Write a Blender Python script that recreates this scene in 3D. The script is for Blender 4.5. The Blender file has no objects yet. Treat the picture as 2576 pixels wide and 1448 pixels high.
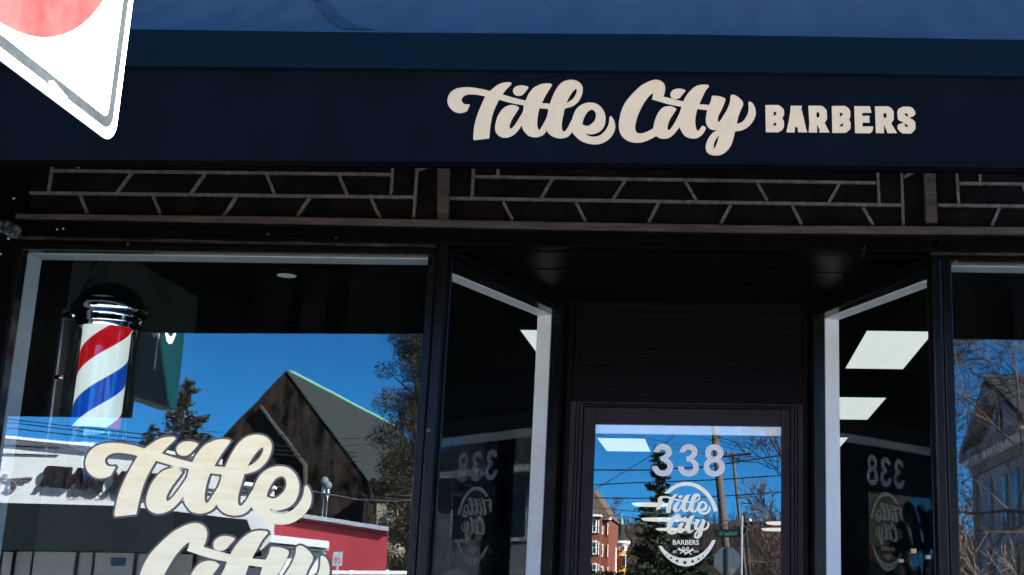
import bpy, bmesh, math, random
from mathutils import Vector, Matrix
R=math.radians
scene=bpy.context.scene; COL=scene.collection

# ------------------------------------------------------------------ camera
F_PX=3248.0; CX=1808.0; CY=724.0; PITCH=R(13.43); ROLL=0.0135
EYE=Vector((0,-4.5,1.55))
CM=Matrix.Rotation(R(90)+PITCH,3,'X')@Matrix.Rotation(ROLL,3,'Z')
cam=bpy.data.cameras.new('camera'); camo=bpy.data.objects.new('camera',cam); COL.objects.link(camo)
camo.matrix_world=Matrix.Translation(EYE)@CM.to_4x4()
cam.sensor_width=36; cam.lens=F_PX/2576*36; cam.shift_x=-(CX-1288)/2576; cam.clip_start=.05; cam.clip_end=3000
scene.camera=camo
def ray(px,py): return CM@Vector(((px-CX)/F_PX,-(py-CY)/F_PX,-1))
def P(px,py,Y):                      # point of the photo (2576 px wide) on the plane y = Y
    d=ray(px,py); return EYE+d*((Y-EYE.y)/d.y)
def Pz(px,py,Z):
    d=ray(px,py); return EYE+d*((Z-EYE.z)/d.z)
def Px(px,py,X):
    d=ray(px,py); return EYE+d*((X-EYE.x)/d.x)
GLASS=.03                            # plane of the display glass
D=.852                               # plane of the shop door
def mir(v,m): return Vector((v.x,2*m-v.y,v.z))
def RW(px,py,Y): return mir(P(px,py,Y),GLASS)     # where a thing stands across the street that the display glass shows there
def RD(px,py,Y): return mir(P(px,py,Y),D)         # the same for the door glass

# ------------------------------------------------------------------ objects
BASE={}
def tag(o,label=None,cat=None,group=None,kind=None):
    if label: o['label']=label
    if cat: o['category']=cat
    if group: o['group']=group
    if kind: o['kind']=kind
    return o
def thing(name,loc,label,cat,group=None):
    o=bpy.data.objects.new(name,None); COL.objects.link(o); o.location=loc; o.empty_display_size=.2
    BASE[o.name]=Vector(loc); return tag(o,label,cat,group)
def link(name,me,mats,parent=None,base=None,smooth=False):
    o=bpy.data.objects.new(name,me); COL.objects.link(o)
    b=BASE.get(parent.name,Vector((0,0,0))) if parent else Vector(base or (0,0,0))
    if b.length>0: me.transform(Matrix.Translation(-b))
    if parent:
        o.parent=parent; BASE[o.name]=b
    else:
        o.location=b; BASE[o.name]=b
    for m in (mats if isinstance(mats,(list,tuple)) else [mats]): me.materials.append(m)
    if smooth:
        for p in me.polygons: p.use_smooth=True
    return o
class MB:
    def __init__(s): s.v=[]; s.f=[]; s.mi=[]; s.cur=0
    def add(s,vs,fs):
        n=len(s.v); s.v+= [tuple(x) for x in vs]; s.f+=[tuple(i+n for i in f) for f in fs]; s.mi+=[s.cur]*len(fs); return s
    def box(s,a,b):
        x0,y0,z0=a; x1,y1,z1=b
        return s.add([(x0,y0,z0),(x1,y0,z0),(x1,y1,z0),(x0,y1,z0),(x0,y0,z1),(x1,y0,z1),(x1,y1,z1),(x0,y1,z1)],
          [(0,3,2,1),(4,5,6,7),(0,1,5,4),(1,2,6,5),(2,3,7,6),(3,0,4,7)])
    def prism(s,pts,vec):              # polygon swept along vec
        n=len(pts); vec=Vector(vec)
        a=[Vector(p) for p in pts]; b=[p+vec for p in a]
        return s.add(a+b,[tuple(range(n))[::-1],tuple(range(n,2*n))]+[(i,(i+1)%n,n+(i+1)%n,n+i) for i in range(n)])
    def face(s,pts,y,th):              # photo outline on the plane y, th thick towards +y
        return s.prism([P(a,b,y) for a,b in pts],(0,th,0))
    def quad(s,pts): return s.add(pts,[tuple(range(len(pts)))])
    def tube(s,p0,p1,r0,r1=None,n=6,caps=True):
        r1=r0 if r1 is None else r1
        p0=Vector(p0); p1=Vector(p1); d=(p1-p0)
        if d.length<1e-6: return s
        q=d.to_track_quat('Z','Y'); vs=[]
        for p,r in ((p0,r0),(p1,r1)):
            for i in range(n):
                a=2*math.pi*i/n; vs.append(p+q@Vector((math.cos(a)*r,math.sin(a)*r,0)))
        fs=[(i,(i+1)%n,n+(i+1)%n,n+i) for i in range(n)]
        if caps: fs+=[tuple(range(n))[::-1],tuple(range(n,2*n))]
        return s.add(vs,fs)
    def lathe(s,prof,c,n=32):           # prof: (r,z) about a vertical axis at c
        vs=[]; fs=[]; m=len(prof)
        for i in range(n):
            a=2*math.pi*i/n
            for r,z in prof: vs.append((c[0]+r*math.cos(a),c[1]+r*math.sin(a),c[2]+z))
        for i in range(n):
            for j in range(m-1): fs.append((i*m+j,((i+1)%n)*m+j,((i+1)%n)*m+j+1,i*m+j+1))
        return s.add(vs,fs)
    def build(s,name,mats,parent=None,base=None,smooth=False,bevel=0):
        me=bpy.data.meshes.new(name); me.from_pydata(s.v,[],s.f); me.update()
        if any(s.mi): me.polygons.foreach_set('material_index',s.mi)
        if len(s.v)<40000:
            bm=bmesh.new(); bm.from_mesh(me); bmesh.ops.recalc_face_normals(bm,faces=bm.faces); bm.to_mesh(me); bm.free()
        o=link(name,me,mats,parent,base,smooth)
        if bevel:
            m=o.modifiers.new('bevel','BEVEL'); m.width=bevel; m.segments=2; m.limit_method='ANGLE'; m.angle_limit=R(50)
        return o
def wall_box(mb,A,B,s0,s1,n0,n1,z0,z1):  # box along the line A->B in plan; n to the left of it
    A=Vector(A); B=Vector(B); t=(B-A).normalized(); n=Vector((-t.y,t.x))
    q=[A+t*s0+n*n0,A+t*s1+n*n0,A+t*s1+n*n1,A+t*s0+n*n1]
    return mb.prism([(p.x,p.y,z0) for p in q],(0,0,z1-z0))

# ------------------------------------------------------------------ materials
def mat(name,col,rough=.6,metal=0,var=0,vscale=6,bump=0,bscale=30,spec=.18,stretch=None,emit=None,estr=0,col2=None,mix_lo=.42,mix_hi=.62,specks=None):
    m=bpy.data.materials.new(name); m.use_nodes=True; nt=m.node_tree; b=nt.nodes['Principled BSDF']
    b.inputs['Base Color'].default_value=(*col,1); b.inputs['Roughness'].default_value=rough
    b.inputs['Metallic'].default_value=metal; b.inputs['Specular IOR Level'].default_value=spec
    if emit: b.inputs['Emission Color'].default_value=(*emit,1); b.inputs['Emission Strength'].default_value=estr
    if var or bump or col2:
        tc=nt.nodes.new('ShaderNodeTexCoord'); mp=nt.nodes.new('ShaderNodeMapping'); nt.links.new(tc.outputs['Object'],mp.inputs[0])
        if stretch: mp.inputs['Scale'].default_value=stretch
    if var or col2:
        n=nt.nodes.new('ShaderNodeTexNoise'); n.inputs['Scale'].default_value=vscale; n.inputs['Detail'].default_value=6; n.inputs['Roughness'].default_value=.65
        nt.links.new(mp.outputs[0],n.inputs['Vector'])
        r=nt.nodes.new('ShaderNodeValToRGB'); nt.links.new(n.outputs['Fac'],r.inputs[0])
        r.color_ramp.elements[0].position=mix_lo-.1; r.color_ramp.elements[1].position=mix_hi+.1
        if col2: a,c=col,col2
        else: a=tuple(x*(1-var) for x in col); c=tuple(min(1,x*(1+var)) for x in col)
        r.color_ramp.elements[0].color=(*a,1); r.color_ramp.elements[1].color=(*c,1)
        nt.links.new(r.outputs[0],b.inputs['Base Color'])
    if specks:
        vo=nt.nodes.new('ShaderNodeTexVoronoi'); vo.inputs['Scale'].default_value=specks[0]; tc2=nt.nodes.new('ShaderNodeTexCoord'); nt.links.new(tc2.outputs['Object'],vo.inputs['Vector'])
        lt=nt.nodes.new('ShaderNodeMath'); lt.operation='LESS_THAN'; lt.inputs[1].default_value=specks[1]; nt.links.new(vo.outputs['Distance'],lt.inputs[0])
        sc_=nt.nodes.new('ShaderNodeSeparateColor'); nt.links.new(vo.outputs['Color'],sc_.inputs[0]); g2=nt.nodes.new('ShaderNodeMath'); g2.operation='GREATER_THAN'; g2.inputs[1].default_value=specks[2]; nt.links.new(sc_.outputs[0],g2.inputs[0])
        mu=nt.nodes.new('ShaderNodeMath'); mu.operation='MULTIPLY'; nt.links.new(lt.outputs[0],mu.inputs[0]); nt.links.new(g2.outputs[0],mu.inputs[1])
        mx=nt.nodes.new('ShaderNodeMix'); mx.data_type='RGBA'; nt.links.new(mu.outputs[0],mx.inputs[0]); mx.inputs[7].default_value=(*specks[3],1)
        if b.inputs['Base Color'].links: nt.links.new(b.inputs['Base Color'].links[0].from_socket,mx.inputs[6])
        else: mx.inputs[6].default_value=(*col,1)
        nt.links.new(mx.outputs[2],b.inputs['Base Color'])
    if bump:
        n2=nt.nodes.new('ShaderNodeTexNoise'); n2.inputs['Scale'].default_value=bscale; n2.inputs['Detail'].default_value=5
        nt.links.new(mp.outputs[0],n2.inputs['Vector'])
        bp=nt.nodes.new('ShaderNodeBump'); bp.inputs['Strength'].default_value=bump; bp.inputs['Distance'].default_value=.01
        nt.links.new(n2.outputs['Fac'],bp.inputs['Height']); nt.links.new(bp.outputs[0],b.inputs['Normal'])
    return m
def glass_mat(name,k0=.2,k1=.75,tint=(1,1,1),wave=.0,wscale=(2,2,2),dust=0):
    m=bpy.data.materials.new(name); m.use_nodes=True; nt=m.node_tree; nt.nodes.clear()
    o=nt.nodes.new('ShaderNodeOutputMaterial'); mx=nt.nodes.new('ShaderNodeMixShader'); t=nt.nodes.new('ShaderNodeBsdfTransparent'); g=nt.nodes.new('ShaderNodeBsdfGlossy')
    t.inputs[0].default_value=(*tint,1); g.inputs['Roughness'].default_value=0; g.inputs[0].default_value=(.86,.97,1,1)
    ge=nt.nodes.new('ShaderNodeNewGeometry'); dt=nt.nodes.new('ShaderNodeVectorMath'); dt.operation='DOT_PRODUCT'; nt.links.new(ge.outputs['Normal'],dt.inputs[0]); nt.links.new(ge.outputs['Incoming'],dt.inputs[1])
    ab=nt.nodes.new('ShaderNodeMath'); ab.operation='ABSOLUTE'; nt.links.new(dt.outputs['Value'],ab.inputs[0])
    sb=nt.nodes.new('ShaderNodeMath'); sb.operation='SUBTRACT'; sb.inputs[0].default_value=1; nt.links.new(ab.outputs[0],sb.inputs[1])
    fr=nt.nodes.new('ShaderNodeMath'); fr.operation='POWER'; fr.inputs[1].default_value=5; nt.links.new(sb.outputs[0],fr.inputs[0])
    ma=nt.nodes.new('ShaderNodeMath'); ma.operation='MULTIPLY_ADD'; ma.inputs[1].default_value=k1; ma.inputs[2].default_value=k0; ma.use_clamp=True
    nt.links.new(fr.outputs[0],ma.inputs[0]); nt.links.new(ma.outputs[0],mx.inputs[0]); nt.links.new(t.outputs[0],mx.inputs[1]); nt.links.new(g.outputs[0],mx.inputs[2]); 
    if dust:
        tcd=nt.nodes.new('ShaderNodeTexCoord'); mpd=nt.nodes.new('ShaderNodeMapping'); mpd.inputs['Scale'].default_value=(16,16,.9); nd=nt.nodes.new('ShaderNodeTexNoise'); nd.inputs['Scale'].default_value=1; nd.inputs['Detail'].default_value=5; nd.inputs['Roughness'].default_value=.7
        rd=nt.nodes.new('ShaderNodeValToRGB'); rd.color_ramp.elements[0].position=.42; rd.color_ramp.elements[1].position=.8; rd.color_ramp.elements[0].color=(dust*.25,)*3+(1,); rd.color_ramp.elements[1].color=(dust*3,)*3+(1,)
        df=nt.nodes.new('ShaderNodeBsdfDiffuse'); df.inputs[0].default_value=(.75,.8,.85,1); md=nt.nodes.new('ShaderNodeMixShader')
        nt.links.new(tcd.outputs['Object'],mpd.inputs[0]); nt.links.new(mpd.outputs[0],nd.inputs['Vector']); nt.links.new(nd.outputs['Fac'],rd.inputs[0]); nt.links.new(rd.outputs[0],md.inputs[0]); nt.links.new(mx.outputs[0],md.inputs[1]); nt.links.new(df.outputs[0],md.inputs[2]); nt.links.new(md.outputs[0],o.inputs[0])
    else: nt.links.new(mx.outputs[0],o.inputs[0])
    if wave:
        tc=nt.nodes.new('ShaderNodeTexCoord'); mp=nt.nodes.new('ShaderNodeMapping'); mp.inputs['Scale'].default_value=wscale; n=nt.nodes.new('ShaderNodeTexNoise'); n.inputs['Scale'].default_value=1; n.inputs['Detail'].default_value=2
        bp=nt.nodes.new('ShaderNodeBump'); bp.inputs['Strength'].default_value=1; bp.inputs['Distance'].default_value=wave
        nt.links.new(tc.outputs['Object'],mp.inputs[0]); nt.links.new(mp.outputs[0],n.inputs['Vector']); nt.links.new(n.outputs['Fac'],bp.inputs['Height']); nt.links.new(bp.outputs[0],g.inputs['Normal'])
    return m
M={}
M['black_paint']=mat('black_paint',(.0011,.0011,.0013),.4,var=.35,vscale=5,bump=.2,bscale=25,stretch=(.6,1,6),spec=.03,specks=(16,.09,.88,(.05,.043,.038)))
M['black_post']=mat('black_post',(.003,.0033,.0042),.22,var=.35,vscale=9,bump=.12,bscale=20,stretch=(6,1,.6),spec=.14,specks=(14,.10,.80,(.055,.045,.04)))
M['recess_paint']=mat('recess_paint',(.0010,.0012,.0016),.35,var=.4,vscale=4,bump=.1,bscale=18,stretch=(.6,1,5),spec=.055)
M['worn_edge']=mat('worn_edge',(.003,.003,.0034),.5,col2=(.06,.05,.043),vscale=14,stretch=(.5,1,3),mix_lo=.58,mix_hi=.72,bump=.5,bscale=40)
M['old_wood']=mat('old_wood',(.022,.018,.017),.75,col2=(.062,.050,.046),vscale=22,stretch=(.35,3,3),bump=.5,bscale=40)
M['lead']=mat('lead',(.045,.043,.048),.65,col2=(.12,.11,.112),vscale=40,bump=.5,bscale=80,spec=.1)
M['prism_glass']=mat('prism_glass',(.0045,.0038,.0038),.35,var=.5,vscale=9,bump=.3,bscale=25,spec=.05)
M['side_lining']=mat('side_lining',(.78,.82,.88),.5,var=.05,vscale=7,bump=.08,bscale=40,specks=(7,.05,.85,(.25,.26,.27)))  # same white lining, coloured paler to stand for the stronger daylight on it
M['lining']=mat('lining',(.33,.41,.47),.5,var=.05,vscale=7,bump=.08,bscale=40,specks=(7,.05,.85,(.1,.11,.12)))  # same lining, coloured darker to stand for weaker light at the display windows
M['window_glass']=glass_mat('window_glass',.125,.8,(.9,.93,.93),wave=.00006,wscale=(5,1,1.4),dust=.0028)
M['side_glass']=glass_mat('side_glass',.07,.7,(.9,.93,.93),wave=.00004,wscale=(3,3,1.2),dust=.0022)
M['door_glass']=glass_mat('door_glass',.125,.8,(.9,.93,.93),wave=.00003,wscale=(3,3,2),dust=.002)
M['tube_glass']=glass_mat('tube_glass',.10,.8,(.93,.95,.95))
M['door_paint']=mat('door_paint',(.0135,.0118,.0160),.45,var=.25,vscale=5,bump=.08,bscale=40,spec=.1)
M['interior_black']=mat('interior_black',(.006,.0065,.007),.7)
M['interior_slate']=mat('interior_slate',(.09,.13,.14),.8,var=.1,vscale=3)
M['floor_wood']=mat('floor_wood',(.06,.045,.035),.5,var=.2,vscale=6)
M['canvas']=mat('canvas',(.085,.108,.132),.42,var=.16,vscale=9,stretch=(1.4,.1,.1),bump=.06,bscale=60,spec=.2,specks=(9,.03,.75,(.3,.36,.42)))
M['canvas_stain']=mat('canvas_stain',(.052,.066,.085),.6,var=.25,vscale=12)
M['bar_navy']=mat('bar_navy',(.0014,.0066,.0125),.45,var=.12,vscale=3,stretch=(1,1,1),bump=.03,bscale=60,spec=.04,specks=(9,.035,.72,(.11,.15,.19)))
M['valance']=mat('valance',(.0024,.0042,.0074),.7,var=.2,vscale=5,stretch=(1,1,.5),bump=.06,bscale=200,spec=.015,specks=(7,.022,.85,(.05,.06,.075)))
M['hem']=mat('hem',(.0009,.001,.0013),.8,spec=.02)
M['cream']=mat('cream',(.47,.385,.255),.6,var=.05,vscale=14,stretch=(1,1,1),bump=.04,bscale=90)
M['gold']=mat('gold',(.93,.77,.47),.33,col2=(1,.92,.66),vscale=18,stretch=(.35,1,2.6),metal=.0,bump=.05,bscale=60)
M['letter_edge']=mat('letter_edge',(.115,.10,.112),.6)
M['number_vinyl']=mat('number_vinyl',(.66,.67,.74),.6)
M['badge_vinyl']=mat('badge_vinyl',(1.0,.94,.78),.6,var=.04,vscale=30)
M['chrome']=mat('chrome',(.75,.77,.8),.06,1.0)
M['steel']=mat('steel',(.40,.41,.44),.28,1.0,var=.2,vscale=20)
M['galv']=mat('galv',(.42,.46,.52),.45,.6,var=.2,vscale=30)
M['bracket_zinc']=mat('bracket_zinc',(.10,.115,.13),.35,.8,var=.4,vscale=30)
M['sign_white']=mat('sign_white',(.82,.82,.82),.45,var=.03,vscale=8)
M['sign_grey']=mat('sign_grey',(.013,.017,.020),.6,var=.4,vscale=18,spec=.02)
M['sign_red']=mat('sign_red',(.34,.0025,.004),.7,col2=(.36,.028,.028),vscale=5.5,mix_lo=.36,mix_hi=.5,spec=.01)
M['sign_back']=mat('sign_back',(.13,.155,.19),.4,.5,var=.15,vscale=8)
M['teal']=mat('teal',(.0004,.034,.041),.5,var=.08,vscale=4)
M['dark_green']=mat('dark_green',(.004,.010,.010),.8)
M['white_paint']=mat('white_paint',(.72,.72,.72),.6,var=.05,vscale=3,bump=.1,bscale=30)
M['stucco']=mat('stucco',(.60,.60,.61),.8,var=.06,vscale=4,stretch=(1,1,.4),bump=.2,bscale=20)
M['red_wall']=mat('red_wall',(.30,.035,.05),.7,var=.12,vscale=2.5,stretch=(1,1,.3))
M['dark_awning']=mat('dark_awning',(.006,.0085,.010),.9,var=.15,vscale=2,spec=.02)
M['diner_red']=mat('diner_red',(.020,.0055,.008),.5)
M['diner_grey']=mat('diner_grey',(.008,.009,.010),.6)
M['ink']=mat('ink',(.008,.008,.010),.6)
M['ornament']=mat('ornament',(.16,.12,.14),.6)
M['shingle']=mat('shingle',(.0008,.0007,.0006),.9,col2=(.038,.029,.025),vscale=1.3,stretch=(1.4,1,.5),mix_lo=.46,mix_hi=.58,bump=.4,bscale=6,spec=.03)
M['slate']=mat('slate',(.017,.021,.022),.85,col2=(.036,.041,.041),vscale=2.2,stretch=(1,1,3),bump=.3,bscale=8,spec=.05)
M['copper']=mat('copper',(.16,.33,.24),.6,var=.1)
M['stone']=mat('stone',(.20,.165,.125),.9,col2=(.38,.33,.26),vscale=1.6,bump=.4,bscale=5)
M['granite']=mat('granite',(.24,.235,.225),.8,var=.15,vscale=2,bump=.2,bscale=8)
M['granite_dark']=mat('granite_dark',(.045,.040,.035),.9,var=.3,vscale=3)
M['clap_grey']=mat('clap_grey',(.34,.37,.42),.8,var=.1,vscale=2)
M['roof_dark']=mat('roof_dark',(.028,.032,.036),.85,var=.3,vscale=3)
M['roof_brown']=mat('roof_brown',(.12,.085,.07),.9,var=.25,vscale=3,stretch=(1,1,3))
M['brick']=mat('brick',(.20,.062,.042),.9,var=.25,vscale=8,stretch=(1,1,3))
M['orange']=mat('orange',(.55,.22,.035),.8,var=.15,vscale=3,stretch=(1,1,4))
M['pane_dark']=mat('pane_dark',(.02,.03,.032),.1,spec=.6)
M['pane_pale']=mat('pane_pale',(.12,.15,.15),.3)
M['pole_wood']=mat('pole_wood',(.06,.043,.036),.85,col2=(.13,.10,.085),vscale=6,stretch=(3,3,.3),bump=.3,bscale=20)
M['pole_dark']=mat('pole_dark',(.035,.028,.026),.85,var=.3,vscale=6)
M['wire']=mat('wire',(.012,.012,.014),.6)
M['bark']=mat('bark',(.035,.026,.024),.9,col2=(.09,.068,.06),vscale=6)
M['twig']=mat('twig',(.045,.027,.025),.9,col2=(.115,.075,.066),vscale=3)
M['wood_twig']=mat('wood_twig',(.020,.013,.012),.95,col2=(.05,.034,.031),vscale=2)
M['twig_pale']=mat('twig_pale',(.10,.075,.065),.9,col2=(.24,.18,.155),vscale=3)
M['needle']=mat('needle',(.008,.016,.010),.8,col2=(.035,.048,.022),vscale=1.2)
M['needle_brown']=mat('needle_brown',(.018,.019,.012),.8,col2=(.06,.048,.027),vscale=1.2)
M['oak_leaf']=mat('oak_leaf',(.014,.013,.008),.8,col2=(.058,.043,.025),vscale=1.5)
M['hill']=mat('hill',(.016,.010,.009),1,col2=(.034,.022,.019),vscale=.6)
M['asphalt']=mat('asphalt',(.19,.18,.17),.9,var=.2,vscale=6,bump=.3,bscale=60)
M['concrete']=mat('concrete',(.33,.32,.30),.85,var=.12,vscale=3,bump=.2,bscale=50)
M['kerb']=mat('kerb',(.38,.37,.35),.8,var=.15,vscale=6)
M['line_paint']=mat('line_paint',(.7,.55,.1),.7,var=.1)
M['grass']=mat('grass',(.055,.06,.03),.95,var=.3,vscale=4)
M['street_green']=mat('street_green',(.0015,.014,.013),.5)
M['street_letter']=mat('street_letter',(.07,.15,.15),.5)
M['globe']=mat('globe',(.12,.135,.14),.3)
M['plastic_black']=mat('plastic_black',(.01,.01,.011),.25)
M['panel_light']=mat('panel_light',(.8,.8,.8),.6,emit=(.90,1.0,.98),estr=.046)
M['lamp_warm']=mat('lamp_warm',(.8,.8,.8),.6,emit=(1,1,.88),estr=.046)
M['lamp_dim']=mat('lamp_dim',(.8,.8,.8),.6,emit=(.72,.85,1),estr=.009)
def pole_mat():
    m=mat('barber_stripes',(.8,.85,.83),.25); nt=m.node_tree; b=nt.nodes['Principled BSDF']
    tc=nt.nodes.new('ShaderNodeTexCoord'); sp=nt.nodes.new('ShaderNodeSeparateXYZ'); nt.links.new(tc.outputs['Object'],sp.inputs[0])
    at=nt.nodes.new('ShaderNodeMath'); at.operation='ARCTAN2'; nt.links.new(sp.outputs['X'],at.inputs[0]); nt.links.new(sp.outputs['Y'],at.inputs[1])
    a=nt.nodes.new('ShaderNodeMath'); a.operation='MULTIPLY_ADD'; a.inputs[1].default_value=1/(2*math.pi); a.inputs[2].default_value=STRIPE_PHASE; nt.links.new(at.outputs[0],a.inputs[0])
    z=nt.nodes.new('ShaderNodeMath'); z.operation='MULTIPLY_ADD'; z.inputs[1].default_value=1/STRIPE_PITCH; nt.links.new(sp.outputs['Z'],z.inputs[0]); nt.links.new(a.outputs[0],z.inputs[2])
    fr=nt.nodes.new('ShaderNodeMath'); fr.operation='FRACT'; nt.links.new(z.outputs[0],fr.inputs[0])
    r=nt.nodes.new('ShaderNodeValToRGB'); r.color_ramp.interpolation='CONSTANT'; nt.links.new(fr.outputs[0],r.inputs[0])
    e=r.color_ramp.elements; e[0].position=0; e[0].color=(.78,.88,.84,1); e[1].position=.27; e[1].color=(.47,.004,.010,1)
    for p,c in ((.5,(.78,.88,.84,1)),(.76,(.002,.06,.45,1))):
        k=e.new(p); k.color=c
    nt.links.new(r.outputs[0],b.inputs['Base Color']); nt.links.new(r.outputs[0],b.inputs['Emission Color']); b.inputs['Emission Strength'].default_value=.041
    return m

# ------------------------------------------------------------------ lettering
def contour(s,ox,oy,k):               # "x,y x,yc ..." : smooth closed outline, c marks a corner
    pts=[]
    for w in s.split():
        c=w.endswith('c'); x,y=w.rstrip('c').split(','); pts.append((ox+float(x)*k,-(oy+float(y)*k),c))
    n=len(pts); out=[]
    for i in range(n):
        p0,p1,p2,p3=pts[i-1],pts[i],pts[(i+1)%n],pts[(i+2)%n]
        if p1[2]: p0=p1
        if p2[2]: p3=p2
        for j in range(4):
            t=j/4; q=[]
            for a in (0,1):
                q.append(.5*(2*p1[a]+(p2[a]-p0[a])*t+(2*p0[a]-5*p1[a]+4*p2[a]-p3[a])*t*t+(3*p1[a]-p0[a]-3*p2[a]+p3[a])*t**3))
            out.append(tuple(q))
    return out
def poly(s,ox,oy,k): return [(ox+float(w.rstrip('c').split(',')[0])*k,-(oy+float(w.rstrip('c').split(',')[1])*k)) for w in s.split()]
def area(p): return sum(p[i-1][0]*p[i][1]-p[i][0]*p[i-1][1] for i in range(len(p)))/2
def orient(p,ccw): return p if (area(p)>0)==ccw else p[::-1]
def offset(p,d):                       # outline grown by d (p counter-clockwise grows, clockwise shrinks)
    n=len(p); out=[]
    for i in range(n):
        a=Vector(p[i-1]); b=Vector(p[i]); c=Vector(p[(i+1)%n])
        t1=(b-a); t2=(c-b)
        if t1.length<1e-9 or t2.length<1e-9: continue
        n1=Vector((t1.y,-t1.x)).normalized(); n2=Vector((t2.y,-t2.x)).normalized(); m=n1+n2
        if m.length<.35: m=m.normalized() if m.length>1e-6 else n1; out.append(tuple(b+m*d)); continue
        m=m.normalized(); out.append(tuple(b+m*d/max(.6,m.dot(n1))))
    return out
def fill(contours,th=0):               # contours -> flat (or th thick) mesh data
    cu=bpy.data.curves.new('outline','CURVE'); cu.dimensions='2D'; cu.fill_mode='BOTH'; cu.extrude=th
    for c in contours:
        sp=cu.splines.new('POLY'); sp.points.add(len(c)-1)
        for i,(x,y) in enumerate(c): sp.points[i].co=(x,y,0,1)
        sp.use_cyclic_u=True
    return curve_mesh(cu)
def curve_mesh(cu):
    o=bpy.data.objects.new('outline',cu); COL.objects.link(o)
    dg=bpy.context.evaluated_depsgraph_get(); me=bpy.data.meshes.new_from_object(o.evaluated_get(dg))
    vs=[v.co.copy() for v in me.vertices]; fs=[tuple(p.vertices) for p in me.polygons]
    bpy.data.objects.remove(o); bpy.data.curves.remove(cu); bpy.data.meshes.remove(me)
    return vs,fs
def text(body,off=0.0,th=0,space=1.0): # built-in font, returns verts in a unit box (0..1, 0..1)
    cu=bpy.data.curves.new('text','FONT'); cu.body=body; cu.size=1; cu.offset=off; cu.space_character=space; cu.fill_mode='BOTH'; cu.extrude=th; cu.resolution_u=4
    vs,fs=curve_mesh(cu)
    x0=min(v.x for v in vs); x1=max(v.x for v in vs); y0=min(v.y for v in vs); y1=max(v.y for v in vs)
    return [Vector(((v.x-x0)/(x1-x0),(v.y-y0)/(y1-y0),v.z)) for v in vs],fs
def place(mb,vf,O,U,V,N=(0,0,0)):      # (x,y,z) -> O + xU + yV + zN
    O=Vector(O);U=Vector(U);V=Vector(V);N=Vector(N)
    return mb.add([O+U*v[0]+V*v[1]+N*v[2] for v in vf[0]],vf[1])
k1=300/2069
TITLE_OUT=contour("530,575c 475,700c 400,730 320,740 220,715 130,640 85,560 75,480 95,390 150,310 250,245 370,220 480,215 600,225 760,250 930,293c 990,245 1080,175 1180,130 1280,115 1350,118 1373,145c 1340,185 1250,280 1190,362c 1400,425 1655,487c 1700,380 1760,290 1820,225 "
 "1893,185 1973,150 2073,138 2153,143 2193,165c 2168,210 2093,330 2033,440 1988,537c 2148,550c 2178,460 2233,330 2313,195 2403,110 2493,75 2583,65 2673,80 2743,120 2793,180 2811,250 2798,350 2758,450 2683,545 2583,610 2443,650c 2423,760 2393,900 2385,1000 2393,1070 2425,1110 2463,1090 2513,1020 2563,920 2593,870 "
 "2613,800 2653,700 2713,620 2803,560 2893,530 2973,525 3063,540 3143,585 3213,660 3258,760 3271,860 3258,960 3218,1050 3143,1120 3043,1160 2963,1170 2863,1150c 2923,1195 3015,1217 3123,1200 3213,1145 3283,1060 3333,960 3345,850 3353,815 3373,800 3398,815 3443,890 3465,980 3458,1080 3413,1180 3333,1270 3223,1340 3113,1370 3015,1372 2893,1350 2773,1300 2673,1220 2618,1160 2593,1118c "
 "2553,1180 2483,1230 2393,1250 2293,1245 2193,1210 2113,1145 2081,1095c 2033,1160 1963,1205 1863,1230 1750,1215 1690,1180 1620,1100 1590,1040 1577,985c 1530,1060 1440,1160 1340,1220 1230,1240 1130,1210 1060,1140 1037,1050 1045,960 1075,840 1120,750 1190,655 1270,600 1370,575 1460,590 1525,630c 1500,680 1440,770 1380,870 1335,980 1332,1020 1350,1055 1390,1030 1450,960 1530,830 1590,730 1605,680 1615,582c 1450,555 1300,520 1118,470c "
 "1060,590 1010,710 970,850 945,1000 930,1130 920,1240 905,1255c 620,1288c 600,1270 598,1200 610,1050 640,900 700,720 770,550 838,405c 760,385 650,368 560,362 470,370 400,405 365,455 368,500 390,535 430,558 520,562c",1300,225,k1)
TITLE_HOLES=[contour(s,1560,225,k1) for s in ("885,245c 895,290 880,350 840,420 780,480 690,535c 720,460 770,370 830,290","1010,970c 1020,900 1060,800 1110,720 1160,685 1205,673 1250,695 1278,750 1280,820 1255,890 1210,940 1150,985 1090,997","145,642c 318,658c 310,740 285,830 240,920 190,1010 160,1060 140,1077 115,1055 97,980 100,880 115,760")]
TITLE_DOT=contour("1710,210c 1705,240 1650,310 1590,375 1510,392 1440,370 1400,310 1410,250 1470,195 1570,178 1660,190",1300,225,k1)
k4=285/1720
def c4(s): return [(1940+float(w.rstrip('c').split(',')[0])*k4,225+float(w.rstrip('c').split(',')[1])*k4,'c' if w.endswith('c') else '') for w in s.split()]
def c3(s): return [(1790+float(w.rstrip('c').split(',')[0])*.14503,225+float(w.rstrip('c').split(',')[1])*.14503,'c' if w.endswith('c') else '') for w in s.split()]
def enc(l): return ' '.join('%.2f,%.2f%s'%t for t in l)
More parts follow.
